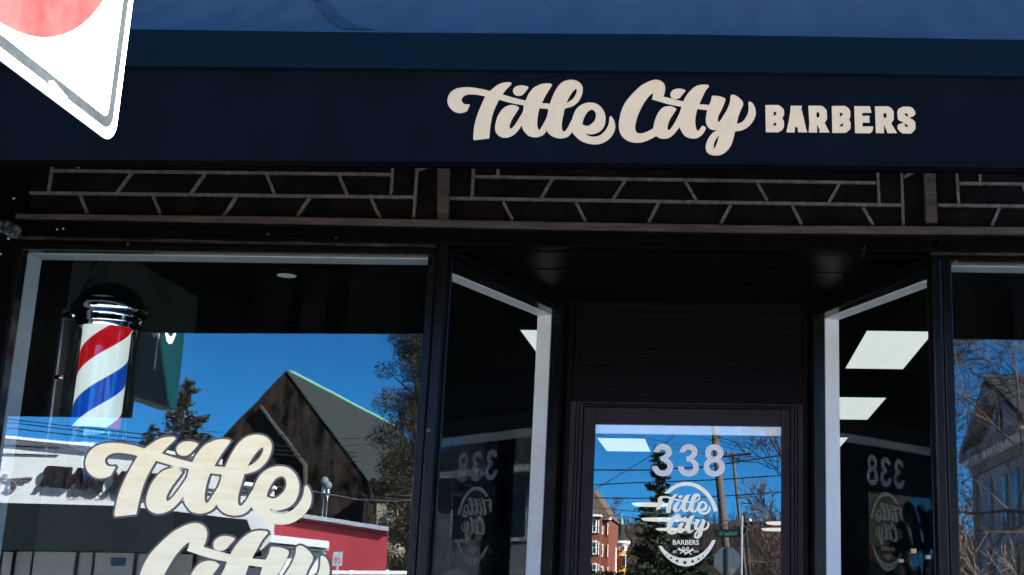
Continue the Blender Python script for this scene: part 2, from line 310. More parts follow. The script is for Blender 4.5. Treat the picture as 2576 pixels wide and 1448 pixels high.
CITY_OUT=contour(enc(c3("1060,405c 1085,330 1097,240 1080,160 1020,95 930,65 830,75 720,120 600,190 480,300 370,420 280,540 215,680 180,810 158,960 165,1080 205,1180 280,1265 390,1320 530,1340 660,1320 790,1270 912,1203c 980,1245 1070,1258 1170,1240 1260,1175 1340,1085 1390,1020c")+
 c4("330,950 380,1030 450,1080 550,1098 640,1080 710,1025 750,970 778,910c 740,880 710,868c 685,905 650,950 625,960 605,930 588,850 585,770 595,690 622,575c 798,597c 780,680 770,770 785,850 830,915 890,945 970,945c 890,1000 820,1090 780,1190 770,1260 790,1330 850,1380 950,1397 1050,1380 1150,1310 1220,1210 1260,1090 1290,970c 1400,955 1500,905 1580,830 1635,735 1657,640 1640,550 1600,475 1545,442 1525,465 1530,560 1515,650 1470,740 1410,805 1322,837c 1340,740 1380,620 1420,530 1432,480 1420,440 1360,375 1290,330 1240,322 1208,345 1205,410 1190,480 1150,580 1090,680 1040,760 1000,805 985,770 995,700 1040,610 1090,500 1117,420 1110,390 1080,370 990,345 890,340c 872,370 865,420 832,503c 658,490c 710,370 770,250 830,175c 815,150 770,143 700,143 620,160 540,210 470,280 420,350 372,442c")),0,0,1)
CITY_HOLES=[contour(enc(c3("850,335c 780,390 690,500 620,620 550,770 510,900 490,1000 495,1080 530,1135 590,1150 660,1140 750,1105 855,1050c 870,950 900,850 950,740 1020,650 1090,610 1180,598 1260,615 1325,658c 1300,700 1240,790 1180,890 1145,1000 1145,1050 1165,1085 1210,1050 1290,930 1360,790 1400,700 1425,610c 1250,580 1050,530 825,462c 845,400")),0,0,1),
 contour("1005,1045c 985,1120 960,1200 920,1275 912,1250 915,1190 950,1110",1940,225,k4)]
CITY_DOT=contour("410,240c 405,265 350,330 310,380 240,400 170,380 145,330 160,270 220,225 300,213 370,225",1940,225,k4)
kB=230/2576; kC=260/2576
BARBERS=[]
for s in ("135,210c 560,205 640,250 745,350 755,520 695,645c 750,750 750,930 680,1040 560,1105 155,1100c","965,230c 1340,230c 1320,330 1400,650 1470,980 1510,1090 1500,1108c 1210,1105c 1195,935c 1110,935c 1100,1108c 825,1108c 900,760 955,450","1545,230c 1980,230 2060,280 2150,380 2165,650 2130,720 2080,795c 2150,920 2245,1110c 1905,1110c 1920,1030c 1835,845c 1835,1110c 1560,1110c 1580,800"): BARBERS.append((orient(poly(s,2230,290,kB),True)))
for s in ("405,430 490,435 505,500 415,575","490,770 495,880 400,885 400,820","1815,445 1890,445 1915,520 1905,600 1890,615 1815,610"): BARBERS.append(orient(poly(s,2230,290,kB),False))
for s in ("-33,210 350,210 440,260 505,350 510,520 470,600 515,690 515,880 380,990 -15,995","620,215 1060,215 1085,240 1120,410 850,415 855,500 1060,495 1065,700 860,695 862,803 1175,803 1150,940 1080,1005 645,1000","1220,220 1600,220 1690,265 1765,370 1770,600 1695,715 1865,1000 1600,1000 1570,970 1565,930 1485,755 1485,1000 1250,1000","2035,230 2230,230 2320,270 2395,380 2390,460 2330,510 2215,555 2330,610 2390,680 2400,850 2370,920 2270,1015 2020,1010 1930,940 1875,860 1875,790 1910,745 2050,695 1910,620 1880,570 1870,370 1910,290"): BARBERS.append(orient(poly(s,2440,290,kC),True))
for s in ("200,410 275,412 290,460 205,535","300,705 295,800 205,805 210,760","1465,420 1530,420 1560,450 1560,540 1500,565 1475,550","2090,430 2170,425 2180,530 2110,490 2085,450","2085,715 2180,775 2175,815 2110,820 2090,790"): BARBERS.append(orient(poly(s,2440,290,kC),False))
THREE="155,380c 190,290 270,180 360,135 450,122 540,135 640,185 710,270 732,370 720,450 670,520 600,580c 680,640 745,720 775,830 760,930 700,1040 600,1115 450,1138 300,1110 200,1030 130,910 105,820c 285,820c 310,880 350,935 440,960 520,940 580,880 592,820 570,750 510,690 440,665 378,660c 380,510c 450,495 520,450 550,385 535,340 490,305 450,297 390,310 345,345 320,380c"
kD=240/2576
def ell(cx,cy,rx,ry,n=40): return [(1900+(cx+rx*math.cos(2*math.pi*i/n))*kD,-(1290+(cy+ry*math.sin(2*math.pi*i/n))*kD)) for i in range(n)]
N338=[contour(THREE,1900,1290,kD),contour(THREE,1900+812*kD,1290+8*kD,kD),contour("2070,140 2180,155 2280,215 2340,300 2355,400 2335,500 2270,600c 2340,670 2395,770 2403,850 2385,960 2310,1070 2200,1130 2070,1150 1930,1130 1820,1060 1750,950 1735,850 1755,740 1800,660 1865,603c 1805,510 1780,410 1795,310 1850,220 1950,155",1900,1290,kD),ell(2067,420,107,105),ell(2070,840,155,140)]
TITLE=[orient(TITLE_OUT,True)]+[orient(h,False) for h in TITLE_HOLES]+[orient(TITLE_DOT,True)]
CITY=[orient(CITY_OUT,True)]+[orient(h,False) for h in CITY_HOLES]+[orient(CITY_DOT,True)]
S2=.858667                              # 3000 px photo -> 2576 px units
def on_plane(vf,y,toward=0.0):          # lettering traced in photo pixels, unprojected onto the plane y
    return [P(v[0]*S2,-v[1]*S2,y)+Vector((0,v[2]*toward,0)) for v in vf[0]],vf[1]

# ------------------------------------------------------------------ sky and sun
AZ=R(62); EL=R(36)
w=bpy.data.worlds.new('World'); scene.world=w; w.use_nodes=True; nt=w.node_tree
sky=nt.nodes.new('ShaderNodeTexSky'); sky.sky_type='NISHITA'; sky.sun_disc=False; sky.sun_elevation=EL; sky.sun_rotation=AZ
sky.air_density=.36; sky.dust_density=.0; sky.ozone_density=10.0; sky.altitude=60
tint=nt.nodes.new('ShaderNodeMix'); tint.data_type='RGBA'; tint.blend_type='MULTIPLY'; tint.inputs[0].default_value=1; tint.inputs[7].default_value=(.34,.95,.93,1); nt.links.new(sky.outputs[0],tint.inputs[6]); nt.links.new(tint.outputs[2],nt.nodes['Background'].inputs[0]); nt.nodes['Background'].inputs[1].default_value=.05
sl=bpy.data.lights.new('sun','SUN'); sl.energy=4.2; sl.angle=R(.5); sl.color=(1,.955,.88)
so=bpy.data.objects.new('sun',sl); COL.objects.link(so)
so.rotation_euler=Vector((math.cos(EL)*math.sin(AZ),math.cos(EL)*math.cos(AZ),math.sin(EL))).to_track_quat('Z','Y').to_euler(); so.location=(20,10,25)
scene.view_settings.view_transform='Standard'; scene.view_settings.look='None'; scene.view_settings.gamma=1; scene.view_settings.exposure=4.2

exec_parts=[]
# ------------------------------------------------------------------ ground
def sheet(name,x0,x1,y0,y1,z,m,nx=1):
    return tag(MB().quad([(x0,y0,z),(x1,y0,z),(x1,y1,z),(x0,y1,z)]).build(name,m,base=((x0+x1)/2,(y0+y1)/2,z)),kind='structure')
sheet('ground',-900,900,-1600,600,-.16,M['grass'])
sheet('road',-400,400,-15.0,-3.1,-.15,M['asphalt'])
tag(MB().quad([(-60,-60,-.156),(20,-60,-.156),(20,-18.5,-.156),(-60,-18.5,-.156)]).build('parking_lot',M['asphalt'],base=(-20,-40,-.156)),kind='structure')
sheet('road_line',-400,400,-9.2,-9.05,-.145,M['line_paint'])
g=MB().box((-60,-2.95,-.3),(60,-.4,0)); tag(g.build('pavement',M['concrete'],base=(0,-1.5,0)),kind='structure')
g=MB().box((-60,-3.1,-.3),(60,-2.953,-.004)); tag(g.build('kerb',M['kerb'],base=(0,-3,0),bevel=.015),kind='structure')
g=MB().box((-60,-18.5,-.3),(60,-15.15,0)); tag(g.build('far_pavement',M['concrete'],base=(0,-17,0)),kind='structure')
g=MB().box((-60,-15.147,-.3),(60,-15.0,-.004)); tag(g.build('far_kerb',M['kerb'],base=(0,-15,0),bevel=.015),kind='structure')

# ------------------------------------------------------------------ the shop building
ZC=Pz(1600,628,0) if False else P(1600,628,0).z     # recess ceiling
ZH=2.728                                             # head of the display windows
shop=thing('shop_building',(0,.4,0),'dark painted shopfront with recessed entrance door between two display windows','shop')
PXL=P(35,700,0).x; WL=P(54,640,0).x; WR=P(1077,650,0).x; QL=P(1097,650,0).x; QR=P(1127,650,0).x
RL=P(2342,665,0).x; RM=P(2370,665,0).x; RW0=P(2393,665,0).x; RWE=2.7
BXL=P(1408,790,D).x; BXR=P(2055,790,D).x
# walls: upper wall, pilasters, side and back walls, roof
mb=MB()
mb.box((-4.2,.05,3.25),(4.2,.4,5.30))
mb.box((-4.2,.0,0),(PXL,.4,3.247))
mb.box((RWE+.06,.0,0),(4.2,.4,3.247))
mb.box((-4.2,.403,0),(-3.62,18,5.30)).box((3.9,.403,0),(4.2,18,5.30)).box((-3.617,17.7,0),(3.897,18,5.30))
mb.box((-4.2,.05,5.303),(4.2,18,5.45))
mb.build('wall',M['black_paint'],shop,bevel=.006)
mb=MB().box((-3.6,.42,3.5),(3.88,17.68,3.6)); mb.build('interior_ceiling',M['interior_black'],shop)
mb=MB().box((-3.6,.42,-.1),(3.88,17.68,.12)); mb.build('floor',M['floor_wood'],shop)
mb=MB().box((-3.612,.42,.123),(-3.57,4.15,3.497)); mb.build('interior_wall',M['interior_slate'],shop)
mb=MB().box((-3.612,4.153,.123),(-3.575,17.68,3.497)).box((3.86,.42,.123),(3.897,17.68,3.497)).box((-3.57,17.62,.123),(3.857,17.69,3.497)); mb.build('interior_wall',M['interior_black'],shop)
# inner side of the front wall, over the windows
for a_,b_ in ((-3.57,QR),(RL,3.857)): MB().box((a_,.2,2.95),(b_,.415,3.497)).build('bulkhead',M['interior_black'],shop)
# transom windows with leaded pattern
def strip_pts(a,b,wd):
    a=Vector(a); b=Vector(b); t=(b-a).normalized(); n=Vector((-t.y,t.x))*wd/2
    return [a+n,b+n,b-n,a-n]
def transom(x0,x1,lines,name='transom_window'):
    o=MB().face([(x0,300),(x1,300),(x1,600),(x0,590)],.03,.012).build(name,M['prism_glass'],shop)
    mb=MB()
    for (ax,ay,bx,by,wd) in lines:
        yy=.018 if abs(by-ay)<25 and abs(bx-ax)>60 else .0205
        if ay<434 and by>ay and abs(bx-ax)<20: 
            f=(ay-330)/(by-ay); ax-=(bx-ax)*f; ay=330
        mb.prism([P(q.x,q.y,yy) for q in strip_pts((ax,ay),(bx,by),wd)],(0,.0118 if yy<.02 else .0092,0))
    mb.build('lead_came',M['lead'],o,bevel=.0015)
    return o
transom(40,1102,[(125,429,984,438.5,7.5),(67,485,1043,496,8),(131,413,121,482,7.5),(196,413,195,425,7),(988,418,983,490,7.5),(1049,421,1040,549,8),(1051,428,1075,420,7),(331,434,294,484,8),(515,437,479,487,8),(669,438,690.5,488,8),(852,441,873,490.5,8),(200,490.5,219,537,8),(384,493,403,540,8),(594,494.5,562,544,8),(778.6,497,746.5,544,8),(933,500,956,548,8)])
transom(1128,2326,[(1191,418,1187,496,7.5),(1252,420,1252,441,7.5),(1192,444,2204,460,7.5),(1132,498.5,2268,516,8),(2208,428,2212,512,7.5),(2268,429,2273,568,7.5),(2273.5,446,2305,430,7),(1389,450,1360,500,7.5),(1572,454.5,1541,502.5,7.5),(1724,457,1752,505,7.5),(1905,460,1930.5,505,7.5),(2112,462.5,2085,509,7.5),(1265,506.5,1290,554.5,8),(1448,508,1473,557,8),(1657,510.5,1630.5,561,8),(1839,514.5,1813,562.5,8),(1993,518.5,2017,565,8),(2170.7,521,2197,566.5,8)])
transom(2352,3300,[(2407,433,2412,512,7.5),(2466,433,2466,457,7.5),(2412,461,3290,470,7.5),(2359,516,3290,527,8),(2516,520,2495,569,8),(2572,464,2594,512,7.5),(2700,522,2725,570,8),(2880,524,2905,573,8)])
for a,b,c,d in ((1104,1133,1099,1127),(2324,2352,2329.5,2359)):
    mb=MB().prism([P(a-4,330,-.004),P(b-3,330,-.004),P(d,560,-.004),P(c,560,-.004)],(0,.03,0)); mb.build('mullion',M['old_wood'],shop,bevel=.003)
# rail under the transoms
top=[(38,537),(687,544),(1288,556),(1889,566.5),(2600,571),(3300,581)]; bot=[(38,549.5),(687,562),(1288,575),(1889,585.5),(2600,591),(3300,601)]
MB().face(top+bot[::-1],-.03,.06).build('rail',M['old_wood'],shop,bevel=.004)
# black moulded beam in steps below the rail
def band(pts_top,pts_bot,y,th,m,name): return MB().face(pts_top+pts_bot[::-1],y,th).build(name,m,shop,bevel=.003)
def shift(l,d): return [(x,y+d) for x,y in l]
band(shift(bot,.8),shift(bot,9),-.016,.06,M['black_paint'],'beam')
band(shift(bot,9.6),shift(bot,30),-.004,.06,M['black_paint'],'beam')
band(shift(bot,30.6),shift(bot,44),-.014,.07,M['black_paint'],'beam')
hl=[(38,593.8),(687,606.5),(1096,614.5)]
bl=[(38,618),(687,626),(1096,633)]
band(hl,shift(hl,8),-.02,.05,M['worn_edge'],'moulding')
band(shift(hl,8.5),bl,-.008,.05,M['black_paint'],'beam')
hr=[(2342,633.5),(2600,635.5),(3300,646)]; br=[(2342,654),(2600,655),(3300,664)]
band(hr,shift(hr,8),-.018,.05,M['worn_edge'],'moulding')
band(shift(hr,8.5),br,-.008,.05,M['black_paint'],'beam')
# display windows
def display(x0,x1,x0o,x1o,label,name='display_window'):
    mb=MB()
    mb.box((x0o,-.005,.55),(x0,.045,ZH+.02)).box((x1,-.005,.55),(x1o,.045,ZH+.02)).box((x0-.002,-.002,ZH),(x1+.002,.042,ZH+.04)).box((x0,-.004,.55),(x1,.044,.62))
    f=mb.build(name,M['black_post'],shop,bevel=.004); f['label']=label
    MB().quad([(x0,GLASS,.62),(x1,GLASS,.62),(x1,GLASS,ZH),(x0,GLASS,ZH)]).build('glass',M['window_glass'],f)
    mb=MB(); y0,y1=.048,.140
    mb.box((x0-.010,y0,.6),(x0,y1,ZH+.0)).box((x1,y0,.6),(x1+.02,y1,ZH+.03)).box((x0,y0+.001,ZH),(x1,y1-.001,ZH+.03)).box((x0,y0,.58),(x1,y1,.62))
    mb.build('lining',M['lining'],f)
    return f
dw=display(WL,WR,PXL,QL,'black framed display window left of the entrance with gold lettering')
dw2=display(RW0,RWE,RM,RWE+.06,'black framed display window right of the entrance without lettering')
MB().box((PXL,.0,0),(QL,.3,.548)).build('stall_riser',M['black_paint'],shop,bevel=.004)
MB().box((RM,.0,0),(RWE+.06,.3,.548)).build('stall_riser',M['black_paint'],shop,bevel=.004)
# window lettering
def title_world(contours,ox,oz,sx,sz,ax,ay):   # photo-pixel outline -> (x,z) on the window
    return [[(ox+(x-ax)*sx,oz+(-y-ay)*-sz) for x,y in c] for c in contours]
gy=GLASS-.004
a=P(249.3*S2,1355*S2,gy); b=P(912.6*S2,1459*S2,gy); tt=P(756*S2,1274*S2,gy); t2=P(837*S2,1538*S2,gy)
sx=(b.x-a.x)/(1802.4-1310.9); sz=(tt.z-t2.z)/(424-234.4)
tx=lambda c,ax=1310.9,ay=234.4,wx=a.x,wz=tt.z: [[(wx+(x-ax)*sx,wz-((-y)-ay)*sz) for x,y in k] for k in c]
ctop=P(566*S2,1533*S2,gy); ctx=P(967*S2,1658*S2,gy)
# City sits below Title; its C top is at photo (1925,234.4)
t_c=tx(TITLE); c_c=[[(ctx.x+(x-2214.6)*sx,ctop.z-((-y)-234.4)*sz) for x,y in k] for k in CITY]
def shape(contours,y,name,m,parent,grow=0):
    cc=[offset(c,grow) for c in contours] if grow else contours
    vf=fill(cc); return MB().add([(v[0],y,v[1]) for v in vf[0]],vf[1]).build(name,m,parent)
for cset in (t_c,c_c):
    shape(cset,GLASS-.0015,'lettering_outline',M['letter_edge'],dw,grow=.0072)
    shape(cset,GLASS-.0027,'lettering',M['gold'],dw)
# posts
def post(x0,x1):
    MB().box((x0,-.004,0),(x1,.075,ZC+.06)).build('post',M['black_post'],shop,bevel=.007)
post(QL+.002,QR); post(RL+.0,RM-.002)
c=P(2166,628,-.016); mb=MB()
for k in range(7):
    a_=-.2+k*.6; b_=a_+.6; mb.tube(c+Vector((.012*math.sin(a_)*1,-.004,-.012*math.cos(a_)-.01)),c+Vector((.012*math.sin(b_),-.004,-.012*math.cos(b_)-.01)),.0022,n=6)
mb.tube(c+Vector((.012,-.004,.03)),c+Vector((.012,-.004,-.008)),.0022,n=6); mb.build('hook',M['black_post'],shop,smooth=True)
# recess ceiling, side windows, back wall, door
MB().prism([(QR-.01,.06,ZC),(RL+.01,.06,ZC),(BXR+.02,D+.09,ZC),(BXL-.02,D+.09,ZC)],(0,0,.06)).build('recess_ceiling',M['recess_paint'],shop)
mb=MB()
for yy,zz in ((.30,ZC-.0),(.57,ZC-.0)): mb.box((-.95,yy-.004,zz-.003),(.74,yy+.004,zz+.001))
mb.build('board_joint',M['black_paint'],shop)
def side(A,B,sgn,label):
    L=(Vector(B)-Vector(A)).length; mb=MB(); zh=2.700
    wall_box(mb,A,B,0,L,-.03,.03,zh,ZC-.002); wall_box(mb,A,B,0,.012,-.028,.028,.5,zh); wall_box(mb,A,B,L-.018,L,-.028,.028,.5,zh); wall_box(mb,A,B,.012,L-.018,-.026,.026,.5,.56); wall_box(mb,A,B,0,L,-.025,.025,0,.5)
    f=mb.build('side_window',M['black_post'],shop,bevel=.004); f['label']=label
    tt_=(Vector(B)-Vector(A)).normalized(); ga=Vector(A)+tt_*.012; gb_=Vector(A)+tt_*(L-.018); mb=MB().quad([(ga.x,ga.y,.56),(gb_.x,gb_.y,.56),(gb_.x,gb_.y,zh),(ga.x,ga.y,zh)]); mb.build('glass',M['side_glass'],f)
    mb=MB(); i0,i1=(.03,.096) if sgn>0 else (-.096,-.03)
    wall_box(mb,A,B,.13,L+.02,i0,i1,zh-.002,zh+.02); wall_box(mb,A,B,L-.018,L+.01,i0,i1,.5,zh-.003)
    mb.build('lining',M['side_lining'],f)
    mb=MB(); j0,j1=(-.045,-.031) if sgn>0 else (.031,.045)
    wall_box(mb,A,B,.0,L,j0,j1,zh+.028,zh+.034); wall_box(mb,A,B,L-.03,L,j0,j1,.3,zh+.03)
    mb.build('moulding',M['black_paint'],f)
    return f
side((QR-.020,.05),(BXL,D+.0),1,'angled side window left of the door')
side((RL+.020,.05),(BXR,D+.0),-1,'angled side window right of the door')
DL=P(1467,1025,D).x; DR=P(2008,1030,D).x; ZD=P(1740,1027,D).z
JL=P(1437,1020,D).x; JR=P(2020,1022,D).x; ZJ=P(1730,1015,D).z
mb=MB()
mb.box((BXL-.012,D-.0,0),(JL,D+.1,ZC)); mb.box((JR,D,0),(BXR+.012,D+.1,ZC)); mb.box((JL,D,ZJ),(JR,D+.1,ZC))
mb.box((P(1445,950,D).x,D-.012,P(1700,925,D).z-.006),(P(2030,950,D).x,D-.001,P(1700,925,D).z+.002))
mb.box((P(1450,790,D).x,D-.010,P(1700,930,D).z),(P(1462,790,D).x,D-.001,P(1700,790,D).z))
mb.box((P(1450,790,D).x,D-.010,P(1700,800,D).z),(P(2020,790,D).x,D-.0012,P(1700,785,D).z))
mb.build('entrance_wall',M['recess_paint'],shop,bevel=.003)
mb=MB()
for k,(i0,i1,yy) in enumerate(((0,.022,-.02),(.024,.034,-.012),(.036,.05,-.004))):
    mb.box((JL+i0,D+yy,0),(JL+i1,D+.06,ZJ-.0)); mb.box((JR-i1,D+yy,0),(JR-i0,D+.06,ZJ))
    mb.box((JL+i1,D+yy+.0005,ZJ-i1*.35),(JR-i1,D+.06,ZJ-i0*.35-.001))
mb.build('door_frame',M['door_paint'],shop,bevel=.002)
GL=P(1497,1070,D).x; GR=P(1966,1070,D).x; GT=P(1730,1069,D).z
mb=MB(); y0,y1=D+.008,D+.05
dl,dr=JL+.052,JR-.052
mb.box((dl,y0,.18),(GL,y1,ZJ-.02)).box((GR,y0,.18),(dr,y1,ZJ-.02)).box((GL,y0,GT),(GR,y1,ZJ-.02)).box((GL,y0,.18),(GR,y1,.42))
door=mb.build('door',M['door_paint'],shop,bevel=.004); door['label']='black glazed entrance door with white number and round badge'
DG=D+.02
MB().quad([(GL,DG,.42),(GR,DG,.42),(GR,DG,GT),(GL,DG,GT)]).build('glass',M['door_glass'],door)
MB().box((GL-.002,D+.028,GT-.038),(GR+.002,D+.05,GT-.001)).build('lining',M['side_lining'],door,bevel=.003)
mb=MB().tube((GR+.03,D-.03,1.0),(GR+.03,D-.03,1.35),.012,n=12).tube((GR+.03,D-.03,1.03),(GR+.03,D+.01,1.03),.008,n=8).tube((GR+.03,D-.03,1.32),(GR+.03,D+.01,1.32),.008,n=8)
mb.build('handle',M['steel'],door,smooth=True)
MB().add(*on_plane(fill([orient(N338[0],True),orient(N338[1],True),orient(N338[2],True),orient(N338[3],False),orient(N338[4],False)]),DG-.0012)).build('house_number',M['number_vinyl'],door)
# round badge on the door, traced in photo pixels
kb=350/1656
def bp(x,y): return (1850+x*kb,-(1380+y*kb))
def arc(cx,cy,a,b,t0,t1,n): return [(cx+a*math.cos(R(t0+(t1-t0)*i/n)),cy+b*math.sin(R(t0+(t1-t0)*i/n))) for i in range(n+1)]
yb=DG-.0012
up=[bp(*q) for q in arc(765,742,457,587,-133,-18.5,30)+arc(765,742,398,534,-18.5,-127,30)]
lo=[bp(*q) for q in [(1170,962),(1150,1010),(1110,1080),(1060,1150),(1000,1215),(930,1270),(850,1312),(750,1328),(650,1310),(560,1265),(490,1205),(430,1135),(395,1085),(370,1045),(420,1042),(455,1090),(510,1140),(580,1182),(660,1205),(750,1210),(840,1203),(920,1175),(990,1130),(1050,1070),(1090,1015),(1122,960)]]
def star(cx,cy,r):
    return [bp(cx+(r if i%2==0 else r*.42)*math.sin(i*math.pi/5),cy-(r if i%2==0 else r*.42)*math.cos(i*math.pi/5)) for i in range(10)]
badge=[orient(up,True),orient(lo,True)]+[orient(star(*s),False) for s in ((488,1164,17),(549,1209,26),(631,1250,32),(740,1272,40),(847,1257,32),(930,1224,25),(991,1184,16))]
def bfit(contours,sx0,sy0,sx1,sy1,dx0,dy0,dx1,dy1):
    out=[]
    for c in contours:
        out.append([(lambda u,v: bp(dx0+(u-sx0)/(sx1-sx0)*(dx1-dx0),dy0+(v-sy0)/(sy1-sy0)*(dy1-dy0)))(x,-y) for x,y in c])
    return out
bt=bfit([offset(c,-1.6) for c in TITLE],1310.9,234.4,1802.4,424,362,312,1098,610)
bc=bfit([offset(c,-1.6) for c in CITY],1813,234.4,2214.6,456.5,482,595,1085,945)
sw=[bp(*q) for q in [(372,400),(360,455),(342,545),(402,532),(418,470),(440,445)]]
tools=[]
def bar(x0,y0,x1,y1,w0,w1):
    a=Vector((x0,y0)); b=Vector((x1,y1)); t=(b-a).normalized(); n=Vector((-t.y,t.x))
    return orient([bp(*(a+n*w0)),bp(*(b+n*w1)),bp(*(b-n*w1)),bp(*(a-n*w0))],True)
mb=MB()
def badd(cs,dy=0): mb.add(*on_plane(fill(cs),yb-dy))
badd(badge); badd(bt,.0003); badd(bc,.0003); badd([orient(sw,True)],.0006)
badd([bar(645,1078,760,1140,16,10)],.0002); badd([bar(858,1085,735,1160,16,9)],.0004)
badd([bar(668,1150,770,1085,6,7)],.0006); badd([bar(835,1165,750,1085,6,7)],.0008)
for cx,cy in ((722,1078),(780,1078)):
    badd([orient([bp(cx+20*math.cos(i*.35),cy+24*math.sin(i*.35)) for i in range(18)],True),orient([bp(cx+11*math.cos(i*.35),cy+14*math.sin(i*.35)) for i in range(18)],False)],.001)
for body,x0,y0,x1,y1,off in (('BARBERS',573,958,937,1027,.022),('EST.',576,1104,640,1136,.015),('2016',858,1104,930,1134,.015)):
    vf=text(body,off); mb.add(*on_plane(([Vector((*bp(x0+(x1-x0)*v.x,y1+(y0-y1)*v.y),0)) for v in vf[0]],vf[1]),yb-.0002))
mb.build('badge',M['badge_vinyl'],door)

# ------------------------------------------------------------------ awning
YA=-1.146
aw=thing('awning',(0,YA,2.7),'long navy canvas awning over the shopfront with cream lettering on its front','awning')
vb=[(-2200,385),(-300,402),(0,403),(859,406),(1718,412),(2576,423),(3150,431)]; vt=[(-2200,147),(-300,164),(320,168),(859,172.5),(1718,181),(2576,193),(3150,201)]; bt_=[(-2200,49),(-300,66),(328,73),(859,80.5),(1718,86),(2576,100),(3150,108)]
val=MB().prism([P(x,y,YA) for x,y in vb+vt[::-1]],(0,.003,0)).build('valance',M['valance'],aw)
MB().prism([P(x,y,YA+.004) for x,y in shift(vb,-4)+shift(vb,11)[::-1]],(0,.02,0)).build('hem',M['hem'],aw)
mb=MB()
o=[P(x,y,YA-.022) for x,y in bt_]; q=[P(x,y,YA-.014) for x,y in vt]
n=len(o); i=[v+Vector((0,.06,0)) for v in o]; j=[P(x,y-2,YA+.05) for x,y in vt]
for a_ in range(n):
    b_=min(a_+1,len(q)-1)
bar_pts=[P(x,y,YA-.02) for x,y in shift(bt_,1)+shift(vt,-.5)[::-1]]
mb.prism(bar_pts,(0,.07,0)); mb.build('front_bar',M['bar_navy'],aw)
# sloping canvas from the front bar up to the wall
mb=MB(); nx=40; ny=10
lx=[P(-2200,49,YA).x+(P(3150,108,YA).x-P(-2200,49,YA).x)*k/nx for k in range(nx+1)]
zt0=P(-2200,50,YA-.02).z-.003; zt1=P(3150,109,YA-.02).z-.003
vs=[];fs=[]
for r in range(ny+1):
    t=r/ny
    for k,x in enumerate(lx):
        z=zt0+(zt1-zt0)*k/nx
        vs.append((x,YA-.010+(0.045-YA+.010)*t,z+.80*t-.05*math.sin(math.pi*t)-.012*math.sin(math.pi*t)*(1+math.cos(k*2*math.pi/10))))
for r in range(ny):
    for k in range(nx): fs.append((r*(nx+1)+k,r*(nx+1)+k+1,(r+1)*(nx+1)+k+1,(r+1)*(nx+1)+k))
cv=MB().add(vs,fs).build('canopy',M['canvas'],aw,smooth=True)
m=cv.modifiers.new('solid','SOLIDIFY'); m.thickness=.004; m.offset=0
def on_canopy(px,py):
    d=ray(px,py); lo,hi=0.0,.9
    f=lambda t:(lambda q:(EYE+d*((YA-.010+(0.045-YA+.010)*t-EYE.y)/d.y)))(0)
    for _ in range(40):
        t=(lo+hi)/2; v=f(t); k=(v.x-lx[0])/(lx[-1]-lx[0])*nx
        z=zt0+(zt1-zt0)*k/nx+.80*t-.05*math.sin(math.pi*t)-.012*math.sin(math.pi*t)*(1+math.cos(k*2*math.pi/10))
        if v.z>z: lo=t
        else: hi=t
    return f(lo)+Vector((0,-.004,.004))
MB().quad([on_canopy(x,y) for x,y in ((786,2),(806,2),(826,22),(856,48),(890,66),(946,79),(900,79),(862,77),(838,62),(812,36))]).build('stain',M['canvas_stain'],cv)  # thin crescent in a darker canvas tone, lying on the canopy
# lettering on the valance
mb=MB()
for cs in (TITLE,CITY,BARBERS): mb.add(*on_plane(fill(cs),YA-.0015))
mb.build('lettering',M['cream'],val)
# folding arm and its wall bracket
mb=MB()
for x0,y0,x1,y1,dz in ((-12,555,22,580,.0),(20,572,45,590,.0)):
    a_=P(x0,y1,-.05); b_=P(x1,y0,-.05); mb.box((a_.x,-.05,a_.z),(b_.x,-.0045,b_.z))
mb.prism([P(x,y,-.062) for x,y in ((8,572),(46,570),(52,578),(40,600),(22,596),(8,586))],(0,.011,0))
for x,y,r in ((8,565,.009),(26,566,.008),(8,584,.009),(24,586,.01),(47,577,.011),(36,592,.008)):
    c=P(x,y,-.05); mb.tube(c+Vector((0,-.022,0)),c+Vector((0,.0,0)),r,r*1.15,n=6)
mb.build('wall_bracket',M['bracket_zinc'],aw,bevel=.002)
mb=MB()
for xx in (-2.72,2.6):
    mb=MB(); mb.tube((xx,-.06,2.86),(xx+.05*(1 if xx<0 else -1),-.62,3.02),.022,n=10).tube((xx+.05*(1 if xx<0 else -1),-.62,3.02),(xx,YA+.03,2.99),.02,n=10); mb.build('folding_arm',M['bar_navy'],aw,smooth=True)
# bolts left in the facade
for k,(x,y,lab) in enumerate(((35,500,'upper screw above the bracket'),(22,700*.8587,''),(145,578,''),(160,577,''),(2,640,''))):
    c=P(x,y,0); 
    MB().lathe([(.0,-.0),(.005,.0),(.0045,.004),(0,.006)],(0,0,0),10).build('screw',M['galv'],shop,smooth=True).matrix_local=Matrix.Translation(c-BASE[shop.name])@Matrix.Rotation(R(90),4,'X')
    bpy.data.objects[[o.name for o in shop.children if o.name.startswith('screw')][-1]].data.transform(Matrix.Translation(BASE[shop.name]))

